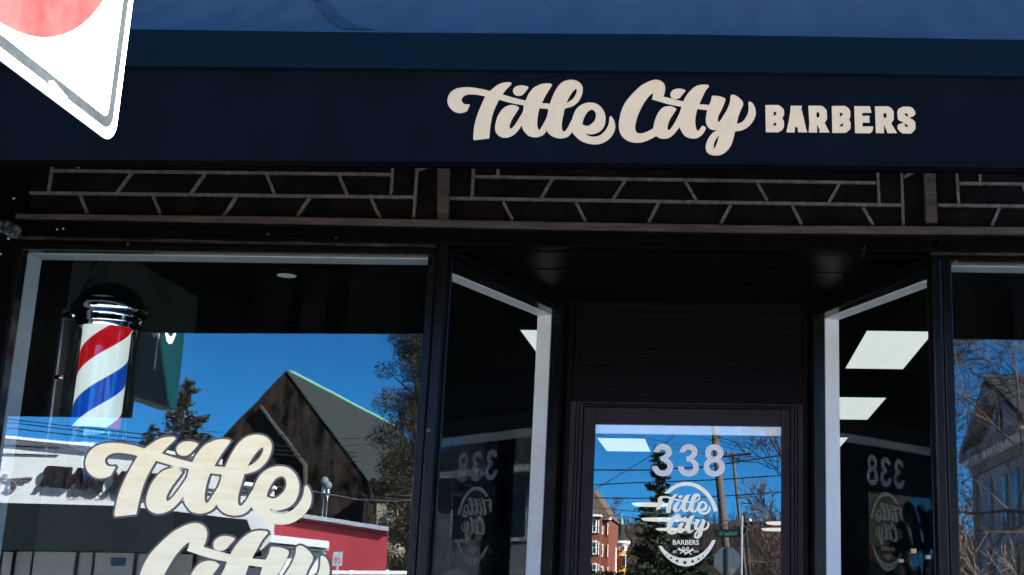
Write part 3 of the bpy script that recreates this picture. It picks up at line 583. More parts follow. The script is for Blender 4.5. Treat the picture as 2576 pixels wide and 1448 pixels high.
# ------------------------------------------------------------------ lamps inside the shop
def ceiling_panel(px_list,label):
    q=[Pz(a,b,3.497) for a,b in px_list]; x0=q[0].x; x1=q[1].x; y0=min(v.y for v in q); y1=max(v.y for v in q)
    t=thing('ceiling_light',((x0+x1)/2,(y0+y1)/2,3.49),label,'ceiling light','flat panel lights in the shop ceiling')
    MB().box((x0,y0,3.478),(x1,y1,3.482)).build('diffuser',M['panel_light'],t)
    mb=MB()
    for a_,b_ in (((x0-.02,y0-.02),(x1+.02,y0-.001)),((x0-.02,y1+.001),(x1+.02,y1+.02)),((x0-.02,y0-.001),(x0-.001,y1+.001)),((x1+.001,y0-.001),(x1+.02,y1+.001))): mb.box((*a_,3.475),(*b_,3.499))
    mb.build('frame',M['interior_black'],t); return t
ceiling_panel([(2180,828),(2350,828),(2300,922),(2130,922)],'large bright panel light seen through the right angled side window, upper one')
ceiling_panel([(2060,996),(2230,996),(2180,1050),(2010,1050)],'panel light below the large one in the right angled side window')
ceiling_panel([(1503,1100),(1622,1100),(1632,1132),(1525,1132)],'bright panel light behind the glass door beside the house number')
ceiling_panel([(1310,826),(1480,826),(1500,885),(1352,885)],'panel light cut to a triangle in the left angled side window')
ceiling_panel([(1990,1097),(2134,1097),(2104,1130),(1965,1130)],'small triangular corner of a panel light low in the right angled side window')
def disc_lamp(px,py,w,m,label,z=3.497,group='round lamps in the shop ceiling'):
    c=Pz(px,py,z); r=w/2*(c.y+4.5)/F_PX*1.0
    t=thing('round_lamp',(c.x,c.y,z-.02),label,'ceiling lamp',group)
    MB().lathe([(0,-.012),(r*.92,-.012),(r*.95,-.008)],(c.x,c.y,z-.01),32).build('diffuser',m,t)
    MB().lathe([(r*.955,-.008),(r,-.012),(r*1.05,-.002),(r*1.05,.008)],(c.x,c.y,z-.01),32).build('rim',M['interior_black'],t); return t
disc_lamp(722,686,52,M['lamp_dim'],'small dim round lamp in the ceiling above the left display window')
# globe lamps hanging lower, seen edge-on through the door
def flat_lamp(px,py,w,y,label,m):
    c=P(px,py,y); r=w/2*(y+4.5)/F_PX
    t=thing('hanging_lamp',(c.x,c.y,c.z),label,'hanging lamp','flat round lamps deep in the shop')
    MB().lathe([(0,-.02),(r*.9,-.016),(r,0)],(c.x,c.y,c.z),28).build('diffuser',m,t)
    MB().lathe([(r,0.001),(r*.7,.03),(.04,.05),(0,.05)],(c.x,c.y,c.z),28).build('shade',M['interior_black'],t,smooth=True)
    MB().tube((c.x,c.y,c.z+.05),(c.x,c.y,3.49),.008).build('stem',M['interior_black'],t); return t
flat_lamp(1638,1268,96,6.0,'widest flat round lamp behind the door, beside the word Title',M['lamp_warm'])
flat_lamp(1672,1306,118,7.2,'whitest flat round lamp behind the door, beside the word City',M['lamp_warm'])
flat_lamp(1692,1331,84,8.4,'small flat round lamp behind the door, below the other two',M['lamp_warm'])
flat_lamp(1972,1315,92,6.0,'upper flat round lamp at the right edge of the door glass',M['lamp_warm'])
flat_lamp(1962,1331,94,7.2,'lower flat round lamp at the right edge of the door glass',M['lamp_warm'])

# ------------------------------------------------------------------ barber pole inside the left window
YP=.36
pt=P(267,826,YP); pbm=P(250,1084,YP); cx=pt.x+.006; zt=pt.z; zb=pbm.z; rc=.085; ro=.108
STRIPE_PITCH=.41; STRIPE_PHASE=0.0
bp_=thing('barber_pole',(cx,YP,zb),'lit barber pole with red, white and blue stripes and chrome cap in the left window','barber pole')
# phase: put the lower edge of the red band at the photo's spot on the front of the pole
STRIPE_PHASE=.5
zr=P(269,870,YP-.085).z
core=None
STRIPE_PHASE=(.385-((zr-zb)/STRIPE_PITCH)-.5)%1
M['stripes']=pole_mat()
core=MB().lathe([(rc,-.02),(rc,zt-zb+.01)],(cx,YP,zb),64).build('striped_cylinder',M['stripes'],bp_,smooth=True)
MB().lathe([(ro,-.015),(ro,zt-zb)],(cx,YP,zb),64).build('glass_tube',M['tube_glass'],bp_,smooth=True)
h=zt-zb
MB().lathe([(ro+.002,h-.006),(ro+.006,h+.010),(ro+.012,h+.016),(ro+.006,h+.022),(ro+.014,h+.030),(ro+.008,h+.036),(ro+.022,h+.046),(ro+.030,h+.058),(ro+.030,h+.078),(ro+.022,h+.088),(ro+.014,h+.094),(ro+.014,h+.100),(ro+.004,h+.117),(ro-.012,h+.137),(ro-.034,h+.155),(ro-.064,h+.168),(.025,h+.174),(0,h+.175)],(cx,YP,zb),64).build('cap',M['chrome'],bp_,smooth=True)
MB().lathe([(ro+.004,.002),(ro+.012,-.015),(ro+.006,-.03),(ro+.022,-.05),(ro+.022,-.07),(ro-.005,-.09),(ro-.03,-.12),(.05,-.16),(.03,-.20),(0,-.22)],(cx,YP,zb),64).build('base',M['chrome'],bp_,smooth=True)
bx=P(140,850,YP).x
mb=MB().box((bx-.05,YP-.0,zb-.1),(bx+.022,YP+.006,P(145,777,YP).z)).box((bx+.014,YP+.0065,zb-.1),(bx+.022,YP+.06,P(145,777,YP).z)); mb.build('wall_plate',M['steel'],bp_,bevel=.003)
for zz,e0,e1,ra,rb_ in ((h+zb+.047,bx+.02,cx-ro,.012,.03),(zb-.052,bx+.02,cx-ro,.012,.02)): MB().tube((e0,YP,zz),(e1,YP,zz+.003),ra,rb_,n=12).build('bracket_arm',M['chrome'],bp_,smooth=True)
MB().tube((bx+.02,YP,zb+.2),(bx+.05,YP,zb+.2),.01,n=8).build('bolt',M['chrome'],bp_,smooth=True)
mb=MB(); pr=None
for k in range(25):
    t=k/24; v=Vector((cx-.16+.09*t+.02*math.sin(5*t),YP+.05,h+zb+.10+.27*t+.03*math.sin(8*t)))
    if pr: mb.tube(pr,v,.006,n=6)
    pr=v
mb.build('power_cord',M['plastic_black'],bp_,smooth=True)

# ------------------------------------------------------------------ road sign at the kerb (edge on to the shop)
SX=-.995
rs=thing('road_sign',(SX,-2.9,-.02),'white square road sign with red disc and dark inner border, blown out by sun','road sign')
def rrect(y0,y1,z0,z1,r,n=8):
    out=[]
    for cy_,cz_,t0 in ((y1-r,z1-r,0),(y0+r,z1-r,90),(y0+r,z0+r,180),(y1-r,z0+r,270)):
        for k in range(n+1):
            a_=R(t0+90*k/n); out.append((cy_+r*math.cos(a_),cz_+r*math.sin(a_)))
    return out
s0,s1,z0,z1=-3.257,-2.489,2.256,3.024
MB().prism([(SX-.003,a_,b_) for a_,b_ in rrect(s0,s1,z0,z1,.038)],(.003,0,0)).build('panel',M['sign_white'],rs,bevel=.0008)
def ring(o,i,x):
    vf=fill([orient(o,True),orient(i,False)]); return [(x,v[0],v[1]) for v in vf[0]],vf[1]
MB().add(*ring(rrect(s0+.017,s1-.017,z0+.017,z1-.017,.028),rrect(s0+.034,s1-.034,z0+.034,z1-.034,.016),SX+.0008)).build('border',M['sign_grey'],rs)
MB().quad([Px(x,y,SX+.0014) for x,y in ((121,206),(133,203),(170,246),(163,250))]).build('scuff',M['sign_white'],rs)
MB().quad([(SX+.0008,-2.876+.338*math.cos(k*math.pi/32),2.643+.338*math.sin(k*math.pi/32)) for k in range(64)]).build('disc',M['sign_red'],rs)
MB().box((SX-.034,-2.93,-.004),(SX-.0045,-2.885,3.0)).build('post',M['galv'],rs,bevel=.004)

# ------------------------------------------------------------------ next shop's sign and awning, seen in the left window's reflection
ts=thing('hanging_sign',(-2.75,-1.9,2.9),'teal box sign with white letters, reflected at the left of the left window','shop sign')
y0s,y1s=-1.985,-1.24
sb=MB().box((-2.83,y0s,2.43),(-2.75,y1s,3.35)); sbo=sb.build('box',M['teal'],ts,bevel=.006)
vf=text('op',-.012); mb=MB(); place(mb,vf,(-2.7485,-1.885,2.59),(0,.34,0),(0,0,.45)); mb.build('lettering',M['sign_white'],sbo)
MB().box((-2.8,y1s+.002,3.1),(-2.78,-.0,3.14)).build('bracket',M['steel'],ts)
na=thing('neighbour_awning',(-4.6,-1.2,2.3),'dark awning of the shop next door, reflected left of the teal sign','awning')
MB().box((-7.5,-1.21,2.29),(-2.62,-1.19,2.75)).build('valance',M['dark_green'],na)
MB().prism([(-7.5,-1.21,2.753),(-7.5,.0,3.2),(-7.5,.0,3.22),(-7.5,-1.21,2.773)],(4.88,0,0)).build('canopy',M['dark_green'],na)
nb=thing('neighbour_building',(-8,.5,0),'plain dark building adjoining the shop on the left','building')
MB().box((-12,.05,0),(-4.21,10,5.45)).build('wall',M['black_paint'],nb)
nb2=thing('neighbour_building',(8,.5,0),'plain brick building adjoining the shop on the right','building')
MB().box((4.21,.05,0),(12,10,5.0)).build('wall',M['brick'],nb2)
# ------------------------------------------------------------------ across the street (seen reflected in the glass)
GZ=-.15
def mW(v): return mir(v,GLASS)
def mD(v): return mir(v,D)
class RMB(MB):                        # outlines of the reflection put back where the thing stands
    def face(s,pts,y,th,m=GLASS,sk=0): return s.prism([mir(P(a,b,y),m) for a,b in pts],(sk*th,-th,0))
    def hbox(s,x0,y0,x1,y1,Y,th,m=GLASS):   # upright box from photo corners
        a=mir(P(x0,y1,Y),m); b=mir(P(x1,y0,Y),m); return s.box((a.x,a.y-th,a.z),(b.x,a.y,b.z))
# --- diner
QD=22.4
c=RW(300,1266,QD)
din=thing('diner',(c.x,c.y,GZ),'white diner with raised dark letters and a dark awning, reflected in the left window','diner')
mb=RMB(); mb.face([(-420,1062),(0,1097),(415,1132.6),(489,1144),(560,1155),(560,1205),(625,1213),(690,1222),(690,1500),(-420,1500)],QD,7,sk=-.42)
mb.build('wall',M['stucco'],din)
mb=RMB(); mb.face([(-420,1060),(0,1095),(489,1142),(489,1149),(0,1102),(-420,1067)],QD-.12,.11); mb.face([(562,1211),(692,1225),(692,1230),(562,1216)],QD-.1,.09)
mb.build('coping',M['white_paint'],din)
wj=[[(-400,1104),(148,1127),(148,1129),(-400,1107)],[(-400,1132),(145,1144.5),(145,1146.5),(-400,1134.5)]]
for x in (524,612): wj+=[[(x-30,1226),(x+60,1236),(x+60,1238),(x-30,1228)],[(x-30,1237),(x+60,1247),(x+60,1248.5),(x-30,1238.5)]]
for q in wj: mb=RMB(); mb.face(q,QD-.03,.028); mb.build('wall_joint',M['ink'],din)
# lettering reads correctly from the shop's side of the street
O=RW(389,1247,QD-.01); U=RW(101,1226,QD-.01)-O; V=RW(389,1192,QD-.01)-O; V=Vector((0,0,V.length*1.0))
vf=text('ROX DINER',.05,.5,1.12); mb=MB(); place(mb,([Vector((v.x,v.y,v.z)) for v in vf[0]],vf[1]),O+Vector((0,.052,0)),U,V,(0,.094,0)); ltr=mb.build('lettering',M['diner_grey'],din)
vf=text('ROX DINER',.012,0,1.16); mb=MB(); place(mb,vf,O+Vector((0,.103,0))+U*.01+V*.03,U*.98,V*.94); mb.build('letter_face',M['diner_red'],ltr)
O=RW(318,1253,QD-.05); U=RW(178,1249,QD-.05)-O; V=Vector((0,0,.135))
vf=text('NEWTONVILLE',.012,0,1.25); mb=MB(); place(mb,vf,O,U,V); mb.build('town_name',M['ink'],din)
mb=MB()
def spiral(cx_,cz_,r,t0,t1,sg,n=26):
    pr=None
    for k in range(n+1):
        t=k/n; a_=t0+(t1-t0)*t; rr=r*(.15+.85*t); q=mW(P(cx_+sg*rr*math.cos(a_),cz_+rr*math.sin(a_),QD-.04))
        if pr: mb.tube(pr,q,.012+.01*t,n=5)
        pr=q
spiral(30,1222,15,0,9,1); spiral(14,1200,7,1,7,-1); spiral(-4,1218,12,0,8,-1)
for k in range(5): mb.tube(mW(P(10+4*k,1206+2*k,QD-.04)),mW(P(68,1204+2.2*k,QD-.04)),.012,n=5)
mb.tube(mW(P(60,1205,QD-.04)),mW(P(80,1204,QD-.04)),.03,n=5); mb.build('scroll_ornament',M['ornament'],din)
# awning over the diner windows
mb=MB(); tp=[(-420,1252),(0,1265.5),(296,1273),(439,1287),(601,1306),(622,1308)]; bt2=[(-420,1380),(0,1384),(296,1388),(439,1391),(601,1396),(660,1399)]
t_=[mW(P(a,b,QD-.02)) for a,b in tp]; b_=[mW(P(a,b,QD-1.1)) for a,b in bt2]; l_=[v+Vector((0,0,-.05)) for v in b_]; back=[Vector((v.x,t_[0].y,w.z)) for v,w in zip(t_,b_)]
n=len(t_); vs=t_+b_+back; fs=[(i,i+1,n+i+1,n+i) for i in range(n-1)]+[(n+i,n+i+1,2*n+i+1,2*n+i) for i in range(n-1)]+[(0,n,2*n),(n-1,2*n-1,3*n-1)]
mb.add(vs,fs).build('awning',M['dark_awning'],din)
for k,(x0,x1) in enumerate(((-330,-200),(-170,-40),(-12,40),(66,198),(222,346),(372,492),(520,640))):
    mb=RMB(); mb.hbox(x0,1386,x1,1500,QD-.06,.055); f=mb.build('window',M['diner_grey'],din)
    mb=RMB(); mb.hbox(x0+7,1389,x1-7,1500,QD-.075,.012); mb.build('blind',M['stucco'],f)
mb=RMB(); mb.hbox(276,1404,318,1424,QD-.09,.012); mb.build('poster',mat('poster_blue',(.06,.12,.3),.6,var=.2),din)
# white entrance porch at the corner
mb=RMB(); mb.face([(684,1371),(819,1384),(819,1520),(684,1510)],QD-1.6,1.5,sk=-.3); po=mb.build('porch',M['white_paint'],din)
mb=RMB(); mb.face([(682,1346),(829,1362),(829,1380),(682,1365)],QD-1.75,1.7,sk=-.3); mb.build('cornice',M['white_paint'],po)
mb=RMB(); mb.face([(690,1378),(806,1389),(806,1391),(690,1380)],QD-1.62,.015); mb.build('panel_joint',M['ink'],po)
# --- buildings further along the street, caught by the angled side windows
t=thing('gabled_shop',(-25,-18.8,GZ),'stucco and brick building with a low dark gable, caught in the right angled side window','building')
MB().box((-31,-28,GZ),(-20,-18.8,3.1)).build('wall',M['brick'],t)
MB().box((-31.05,-28,3.103),(-19.95,-18.75,5.2)).build('upper_wall',M['stone'],t)
MB().prism([(-31.5,-18.5,5.203),(-19.5,-18.5,5.203),(-25.5,-18.5,7.0)],(0,-9.6,0)).build('roof',M['roof_dark'],t)
for x in (-29.6,-26.9,-24.2,-21.7): f=MB().box((x-.8,-18.82,.6),(x+.8,-18.74,2.6)).build('window',M['diner_grey'],t); MB().box((x-.72,-18.738,.68),(x+.72,-18.735,2.52)).build('pane',M['pane_dark'],f)
t=thing('eaved_house',(24,-19,GZ),'grey house with dark roof and white eaves, caught in the left angled side window','house')
MB().box((17.5,-29,GZ),(30,-19,5.0)).build('wall',M['clap_grey'],t)
MB().prism([(17,-18.4,5.1),(17,-29.6,5.1),(17,-24,8.6)],(13.5,0,0)).build('roof',M['roof_dark'],t)
MB().box((16.95,-18.6,4.9),(30.55,-18.35,5.097)).build('eave',M['white_paint'],t)
for x in (19.5,22.5,25.5,28.2):
    for z in (.7,3.0): f=MB().box((x-.55,-19.02,z),(x+.55,-18.94,z+1.5)).build('window',M['white_paint'],t); MB().box((x-.43,-18.938,z+.12),(x+.43,-18.935,z+1.38)).build('pane',M['pane_dark'],f)
# --- low white rail in front of the red building
fc=RW(930,1440,20.2); wf=thing('white_rail_fence',(fc.x,fc.y,GZ),'low white rail fence below the red wall, reflected in the left window','fence')
for k in range(5): mb=RMB(); mb.face([(690,1435+k*14),(1056,1437+k*14),(1056,1446+k*14),(690,1444+k*14)],20.2,.05); mb.build('rail',M['white_paint'],wf)
for x in (700,790,880,970,1050):
    a_=RW(x,1434,20.27); b_=RW(x+5,1434,20.27); MB().box((a_.x,a_.y-.07,GZ),(b_.x,a_.y,a_.z)).build('fence_post',M['white_paint'],wf)
# --- red building
QR_=29
c=RW(830,1350,QR_); rb=thing('red_building',(c.x,c.y,GZ),'flat roofed red building with pale parapet, reflected in the left window below the church','building')
mb=RMB(); mb.face([(560,1280),(690,1290),(975,1335),(967,1520),(560,1520)],QR_,5,sk=-.3); mb.build('wall',M['red_wall'],rb)
mb=RMB(); mb.face([(560,1268),(690,1281.6),(977,1326.4),(977,1337),(690,1292),(560,1279)],QR_-.15,5.2,sk=-.3); mb.build('parapet',M['galv'],rb)
mb=RMB(); mb.face([(560,1290),(759,1312),(974,1344.7),(974,1347),(759,1314.5),(560,1293)],QR_-.03,.028); mb.build('trim_line',M['ink'],rb)
c=RW(848,1405,QR_-.6); pk=thing('parking_sign',(c.x,c.y,GZ),'small pale sign with red lettering on a post before the red wall','sign')
mb=RMB(); mb.hbox(836,1389,861,1424,QR_-.6,.02); pn=mb.build('panel',M['galv'],pk,bevel=.004)
for s_,yy,hh in (('THIS',1404,5),('LOT',1411,5)):
    O=RW(856,yy+hh,QR_-.61); U=RW(842,yy+hh,QR_-.61)-O; vf=text(s_,.02); mb=MB(); place(mb,vf,O+Vector((0,.012,0)),U,(0,0,hh*.0105)); mb.build('lettering',M['sign_red'],pn)
a_=RW(847,1424,QR_-.62); MB().box((a_.x,a_.y-.05,GZ),(a_.x+.04,a_.y,a_.z)).build('post',M['galv'],pk)
# --- church
A=P(720.6,938,60); B=Pz(997,1080,A.z); ax=B-A; ax.z=0
C_=P(913.7,1196,60); E_=A+(A-C_); E_.z=C_.z; E_.y=60
c=mW(Vector((A.x,60,GZ))); ch=thing('church',c,'dark shingled church with steep gable and green copper ridge, reflected in the left window','church')
def up(v,z): return Vector((v.x,v.y,z))
mb=MB(); pr=[E_,A,C_,up(C_,GZ),up(E_,GZ)]; n=5
vs=[mW(v) for v in pr]+[mW(v+ax) for v in pr]; mb.add(vs,[(0,1,2,3,4),(9,8,7,6,5),(2,7,8,3),(3,8,9,4),(4,9,5,0)]); mb.build('wall',M['shingle'],ch)
dn=(C_-A).normalized(); dl_=(E_-A).normalized()
for d_,nm in ((dn,'right'),(dl_,'left')):
    L=(C_-A).length+.7; th=Vector((0,0,.12)); s_=A-Vector((0,.06,0)); e_=B+Vector((0,.4,0))
    q=[s_,s_+d_*L,e_+d_*L,e_]
    mb=MB(); vs=[mW(v+Vector((0,0,.03))) for v in q]+[mW(v+th) for v in q]; mb.add(vs,[(0,1,2,3),(7,6,5,4),(0,4,5,1),(1,5,6,2),(2,6,7,3)]); mb.build('roof',M['slate'],ch)
MB().tube(mW(A+Vector((0,.6,.15))),mW(B+Vector((0,0,.15))),.10,n=8).build('ridge_cap',M['copper'],ch)
mb=RMB(); mb.face([(651,1022),(655,1020),(764,1165),(767,1171),(765,1262),(762,1262),(762,1173)],59.6,.5); mb.build('coping',M['granite_dark'],ch)
dm=P(935,1210,58); mb=RMB(); mb.face([(926,1215),(934,1206),(944,1208),(944,1265),(926,1265)],58.5,1.5); f=mb.build('dormer',M['shingle'],ch); mb=RMB(); mb.face([(931,1230),(935,1222),(939,1230),(939,1255),(931,1255)],58.42,.07); mb.build('window',M['pane_dark'],f)
c=RW(970,1350,52); sw_=thing('stone_wing',(c.x,c.y,GZ),'sunlit tan stone building right of the church, reflected in the left window','building')
mb=RMB(); mb.face([(948,1268),(992,1262),(992,1470),(948,1470)],52,6); mb.build('wall',M['stone'],sw_)
mb=RMB(); mb.face([(960,1310),(966,1296),(973,1310),(973,1345),(960,1345)],51.9,.09); mb.build('window',M['pane_dark'],sw_)
for px_,py_,lab in ((817,1210,'left globe street light before the church, slightly higher'),(826,1222,'right globe street light before the church, slightly lower')):
    c=RW(px_,py_,34); t=thing('street_light',(c.x,c.y,GZ),lab,'street light','globe street lights')
    MB().lathe([(0,-.13),(.06,-.11),(.115,-.04),(.115,.04),(.07,.10),(0,.13)],(c.x,c.y,c.z),16).build('globe',M['globe'],t,smooth=True)
    mb=MB().tube((c.x,c.y,GZ),(c.x,c.y,c.z-.34),.06,.04,n=8).lathe([(.04,-.36),(.08,-.3),(.08,-.2),(.05,-.12)],(c.x,c.y,c.z),12); mb.build('pole',M['steel'],t,smooth=True)

# --- trees
def crown_quads(mb,c,r,n,size,rnd,flat=1.0):
    for _ in range(n):
        while True:
            v=Vector((rnd.uniform(-1,1),rnd.uniform(-1,1),rnd.uniform(-1,1)))
            if .2<v.length<1: break
        q=Vector(c)+Vector((v.x*r,v.y*r,v.z*r*flat)); s=size*rnd.uniform(.5,1.3)
        a=Vector((rnd.gauss(0,1),rnd.gauss(0,1),rnd.gauss(0,.6))).normalized(); b=a.orthogonal().normalized(); b.rotate(Matrix.Rotation(rnd.uniform(0,6.28),3,a)); 
        mb.add([q-a*s,q+b*s*.35,q+a*s,q-b*s*.35],[(0,1,2,3)])
def conifer(name,base,h,rmax,label,m,seed,tiers=26,first=.12,group=None,sparse=1.0,needle=.16,per=9,cols=1.0):
    rnd=random.Random(seed); t=thing(name,base,label,'tree',group); b=Vector(base)
    MB().tube(b,b+Vector((0,0,h)),h*.018+.05,.02,n=8).build('trunk',M['bark'],t)
    mb=MB()
    for k in range(tiers):
        f=first+(1-first)*k/tiers; z=h*f; rr=rmax*(1-f)**.8*rnd.uniform(.65,1.1)+.12
        nb_=max(3,int(per*(1-f*.55)))
        for j in range(nb_):
            a=rnd.uniform(0,6.283); L=rr*rnd.uniform(.55,1.12); dz=rnd.uniform(-.12,.28)*L
            p=b+Vector((0,0,z+rnd.uniform(-.2,.2))); e=p+Vector((math.cos(a)*L,math.sin(a)*L,dz)); mb.tube(p,e,.03,.008,n=3,caps=False)
            m_=int(max(5,16*L*sparse))
            for i in range(m_):
                s=rnd.uniform(.2,1.03); q=p.lerp(e,s)+Vector((rnd.gauss(0,.13),rnd.gauss(0,.13),rnd.gauss(-.03,.10)))*max(.6,L*.5)
                d=(e-p).normalized()+Vector((rnd.gauss(0,.6),rnd.gauss(0,.6),rnd.gauss(.1,.45))); d.normalize(); sd=d.orthogonal().normalized(); sz=needle*rnd.uniform(.6,1.5)
                sd.rotate(Matrix.Rotation(rnd.uniform(0,6.28),3,d)); mb.add([q-d*sz,q+sd*sz*.36,q+d*sz,q-sd*sz*.36],[(0,1,2,3)])
    mb.build('crown',m,t); return t
def bare(name,base,h,label,seed,lean=(0,0),levels=5,m='twig',group=None,spread=.55,trunk=.3,r0=None,minr=.006,twist=.25,cat='tree'):
    rnd=random.Random(seed); t=thing(name,base,label,cat,group); tr=MB(); tw=MB(); b=Vector(base); r0=r0 or h*.014
    def grow(p,d,L,r,lv):
        n=4 if lv<2 else 3; q=p; dd=d.copy()
        for i in range(n):
            dd=(dd+Vector((rnd.gauss(0,twist*.5),rnd.gauss(0,twist*.5),rnd.gauss(.05,twist*.35)))*.6).normalized(); e=q+dd*(L/n); ra=r*(1-.45*i/n); rb=r*(1-.45*(i+1)/n)
            (tr if lv<2 else tw).tube(q,e,max(ra,minr),max(rb,minr),n=6 if lv<2 else 3,caps=False)
            if lv<levels and i>=1:
                for _ in range(1 if lv==0 else rnd.choice((1,1,2))):
                    sd=dd.orthogonal().normalized(); sd.rotate(Matrix.Rotation(rnd.uniform(0,6.283),3,dd)); grow(e,(dd*(1-spread)+sd*spread+Vector((0,0,.12))).normalized(),L*rnd.uniform(.5,.75),rb*.62,lv+1)
            q=e
        if lv<levels:
            for _ in range(2):
                sd=dd.orthogonal().normalized(); sd.rotate(Matrix.Rotation(rnd.uniform(0,6.283),3,dd)); grow(q,(dd*(1-spread*.7)+sd*spread*.7).normalized(),L*rnd.uniform(.55,.8),r*.5,lv+1)
    d=Vector((lean[0],lean[1],1)).normalized(); grow(b,d,h*trunk,r0,0)
    tr.build('trunk',M['bark'],t); tw.build('branches',M[m],t); return t
def on_ground(px,py,Y,m): v=mir(P(px,py,Y),m); return (v.x,v.y,GZ)
g1='evergreens reflected in the glass'
conifer('conifer_tree',on_ground(470,955,50,GLASS),10.5,3.4,'brownish conifer standing behind the diner roof, reflected left of the church',M['needle_brown'],3,tiers=34,first=.2,group=g1,needle=.085,per=12,sparse=6)
conifer('conifer_tree',on_ground(392,1000,50,GLASS),8.4,2.8,'lower brownish conifer behind the diner roof, left of the taller one',M['needle_brown'],13,tiers=24,first=.2,group=g1,needle=.085,per=11,sparse=6)
# tall tree with brown leaves right of the church
def leafy(name,base,h,label,seed,m,width,blobs,leaf,per,zlo=.2):
    rnd=random.Random(seed); t=thing(name,base,label,'tree'); b=Vector(base)
    tr=MB(); pr=b
    for k in range(1,9): q=b+Vector((rnd.gauss(0,.12),rnd.gauss(0,.12),h*.95*k/8)); tr.tube(pr,q,.22*(1-.1*(k-1))+.02,.22*(1-.1*k)+.02,n=8,caps=False); pr=q
    mb=MB()
    for k in range(blobs):
        f=rnd.uniform(zlo,1); a=rnd.uniform(0,6.283); rr=width*(.35+.65*math.sin(math.pi*min(1,(f-zlo)/(1-zlo)*.9+.1)))*rnd.uniform(.25,1.0)
        c_=b+Vector((math.cos(a)*rr,math.sin(a)*rr,h*f)); tr.tube(b+Vector((0,0,max(.5,h*f-rr*.8))),c_,.05,.012,n=4,caps=False)
        crown_quads(mb,c_,rnd.uniform(.35,.8),per,leaf,rnd,.8)
    tr.build('trunk',M['bark'],t); mb.build('crown',m,t); return t
leafy('oak_tree',on_ground(1062,900,46,GLASS),15.5,'tall narrow tree with clumps of brown leaves at the right of the left window',11,M['oak_leaf'],1.6,260,.06,330,.05)
conifer('pine_tree',on_ground(1655,1160,70,D),10.1,2.6,'dark green pine behind the number and badge on the door',M['needle'],5,tiers=26,first=.12,group=g1,needle=.13,per=10,sparse=4)
conifer('pine_tree',on_ground(1735,1330,60,D),5.2,2.2,'short green pine behind the lower half of the round badge',M['needle'],8,tiers=18,first=.05,group=g1,needle=.13,per=10,sparse=4)
gb='bare winter trees reflected in the glass'
bare('bare_tree',on_ground(2120,1400,24,D),9.5,'bare tree with long thin branches at the right edge of the door glass',21,lean=(-.34,0),levels=5,group=gb,spread=.5,trunk=.38,r0=.085,minr=.007)
bare('bare_tree',on_ground(1975,1400,60,D),9,'reddish bare tree low on the right behind the poles',22,levels=4,group=gb,minr=.018)
for k,(px_,Y_,h_,lab) in enumerate(((1545,95,11,'grey bare tree behind the brick house roof'),(1600,90,8.5,'thin bare tree right of the turret'),(1500,100,12.5,'tall bare tree over the roof of the brick house'))):
    bare('bare_tree',on_ground(px_,1400,Y_,D),h_,lab,30+k,levels=4,group=gb,minr=.024,spread=.5)
bare('bare_tree',on_ground(2790,1400,22,GLASS),16,'large bare tree with tangled reddish branches at the top of the right window',41,lean=(-.14,0),levels=5,group=gb,trunk=.32,r0=.15,minr=.007,spread=.6,twist=.6)
bare('bare_tree',on_ground(2440,1400,34,GLASS),10.5,'bare tree with dark crooked limbs left of the pediment house',43,levels=5,group=gb,trunk=.3,minr=.009,spread=.6,twist=.6)
bare('bare_tree',on_ground(2530,1500,13,GLASS),3.9,'small bare tree with pale sunlit twigs before the pediment house',44,lean=(-.12,0),levels=4,group=gb,trunk=.30,r0=.032,minr=.004,spread=.5,m='twig_pale')
bare('bare_tree',on_ground(2900,1500,17,GLASS),8.0,'bare tree sending one long branch across the pediment',47,lean=(-.4,0),levels=4,group=gb,trunk=.42,r0=.055,minr=.005,spread=.45)
# --- brick house and orange house
QB=60
c=RD(1500,1400,QB); bh=thing('brick_house',(c.x,c.y,GZ),'red brick house with white window frames and brown roof, reflected in the door glass','house')
X=lambda x:1476.9+x*.12219
Y=lambda y:1270.8+y*.12219
def hb(mb,x0,y0,x1,y1,Yv,th): return mb.hbox(X(x0),Y(y0),X(x1),Y(y1),Yv,th,D)
mb=RMB(); hb(mb,-420,215,288,1500,QB,8); hb(mb,280,300,455,1500,QB+.8,7); mb.build('wall',M['brick'],bh)
mb=RMB(); hb(mb,-430,190,292,226,QB-.25,.6); hb(mb,270,248,480,296,QB+.5,.6); mb.build('cornice',M['white_paint'],bh)
mb=RMB(); mb.face([(X(-430),Y(190)),(X(-330),Y(-380)),(X(60),Y(-420)),(X(475),Y(250)),(X(280),Y(245))],QB+.4,7,D); mb.build('roof',M['roof_brown'],bh)
for r_,dy in enumerate((0,450,915)):
    for x0,x1,y0,y1,Yv in ((105,205,290,572,QB),(252,332,355,612,QB+.8)):
        mb=RMB(); hb(mb,x0,y0+dy*.99,x1,y1+dy*.99,Yv-.08,.075); f=mb.build('window',M['white_paint'],bh)
        mb=RMB(); w_=x1-x0; hb(mb,x0+w_*.2,y0+30+dy*.99,x1-w_*.28,(y0+y1)/2-8+dy*.99,Yv-.095,.012); hb(mb,x0+w_*.2,(y0+y1)/2+8+dy*.99,x1-w_*.28,y1-32+dy*.99,Yv-.095,.012); mb.build('pane',M['pane_dark'],f)
    mb=RMB(); hb(mb,220,312+dy*.99,246,580+dy*.99,QB-.06,.05); hb(mb,410,370+dy*.99,436,622+dy*.99,QB+.74,.05); mb.build('trim',M['white_paint'],bh)
QO=66
c=RD(1560,1400,QO); oh=thing('orange_house',(c.x,c.y,GZ),'orange house with dark pointed turret and white bay, reflected beside the brick house','house')
tc_=RD(X(697),Y(820),QO+1.2); tr_=abs(RD(X(805),Y(820),QO+1.2).x-tc_.x); zt_=RD(X(697),Y(790),QO+1.2).z; za=RD(X(595),Y(385),QO+1.2).z
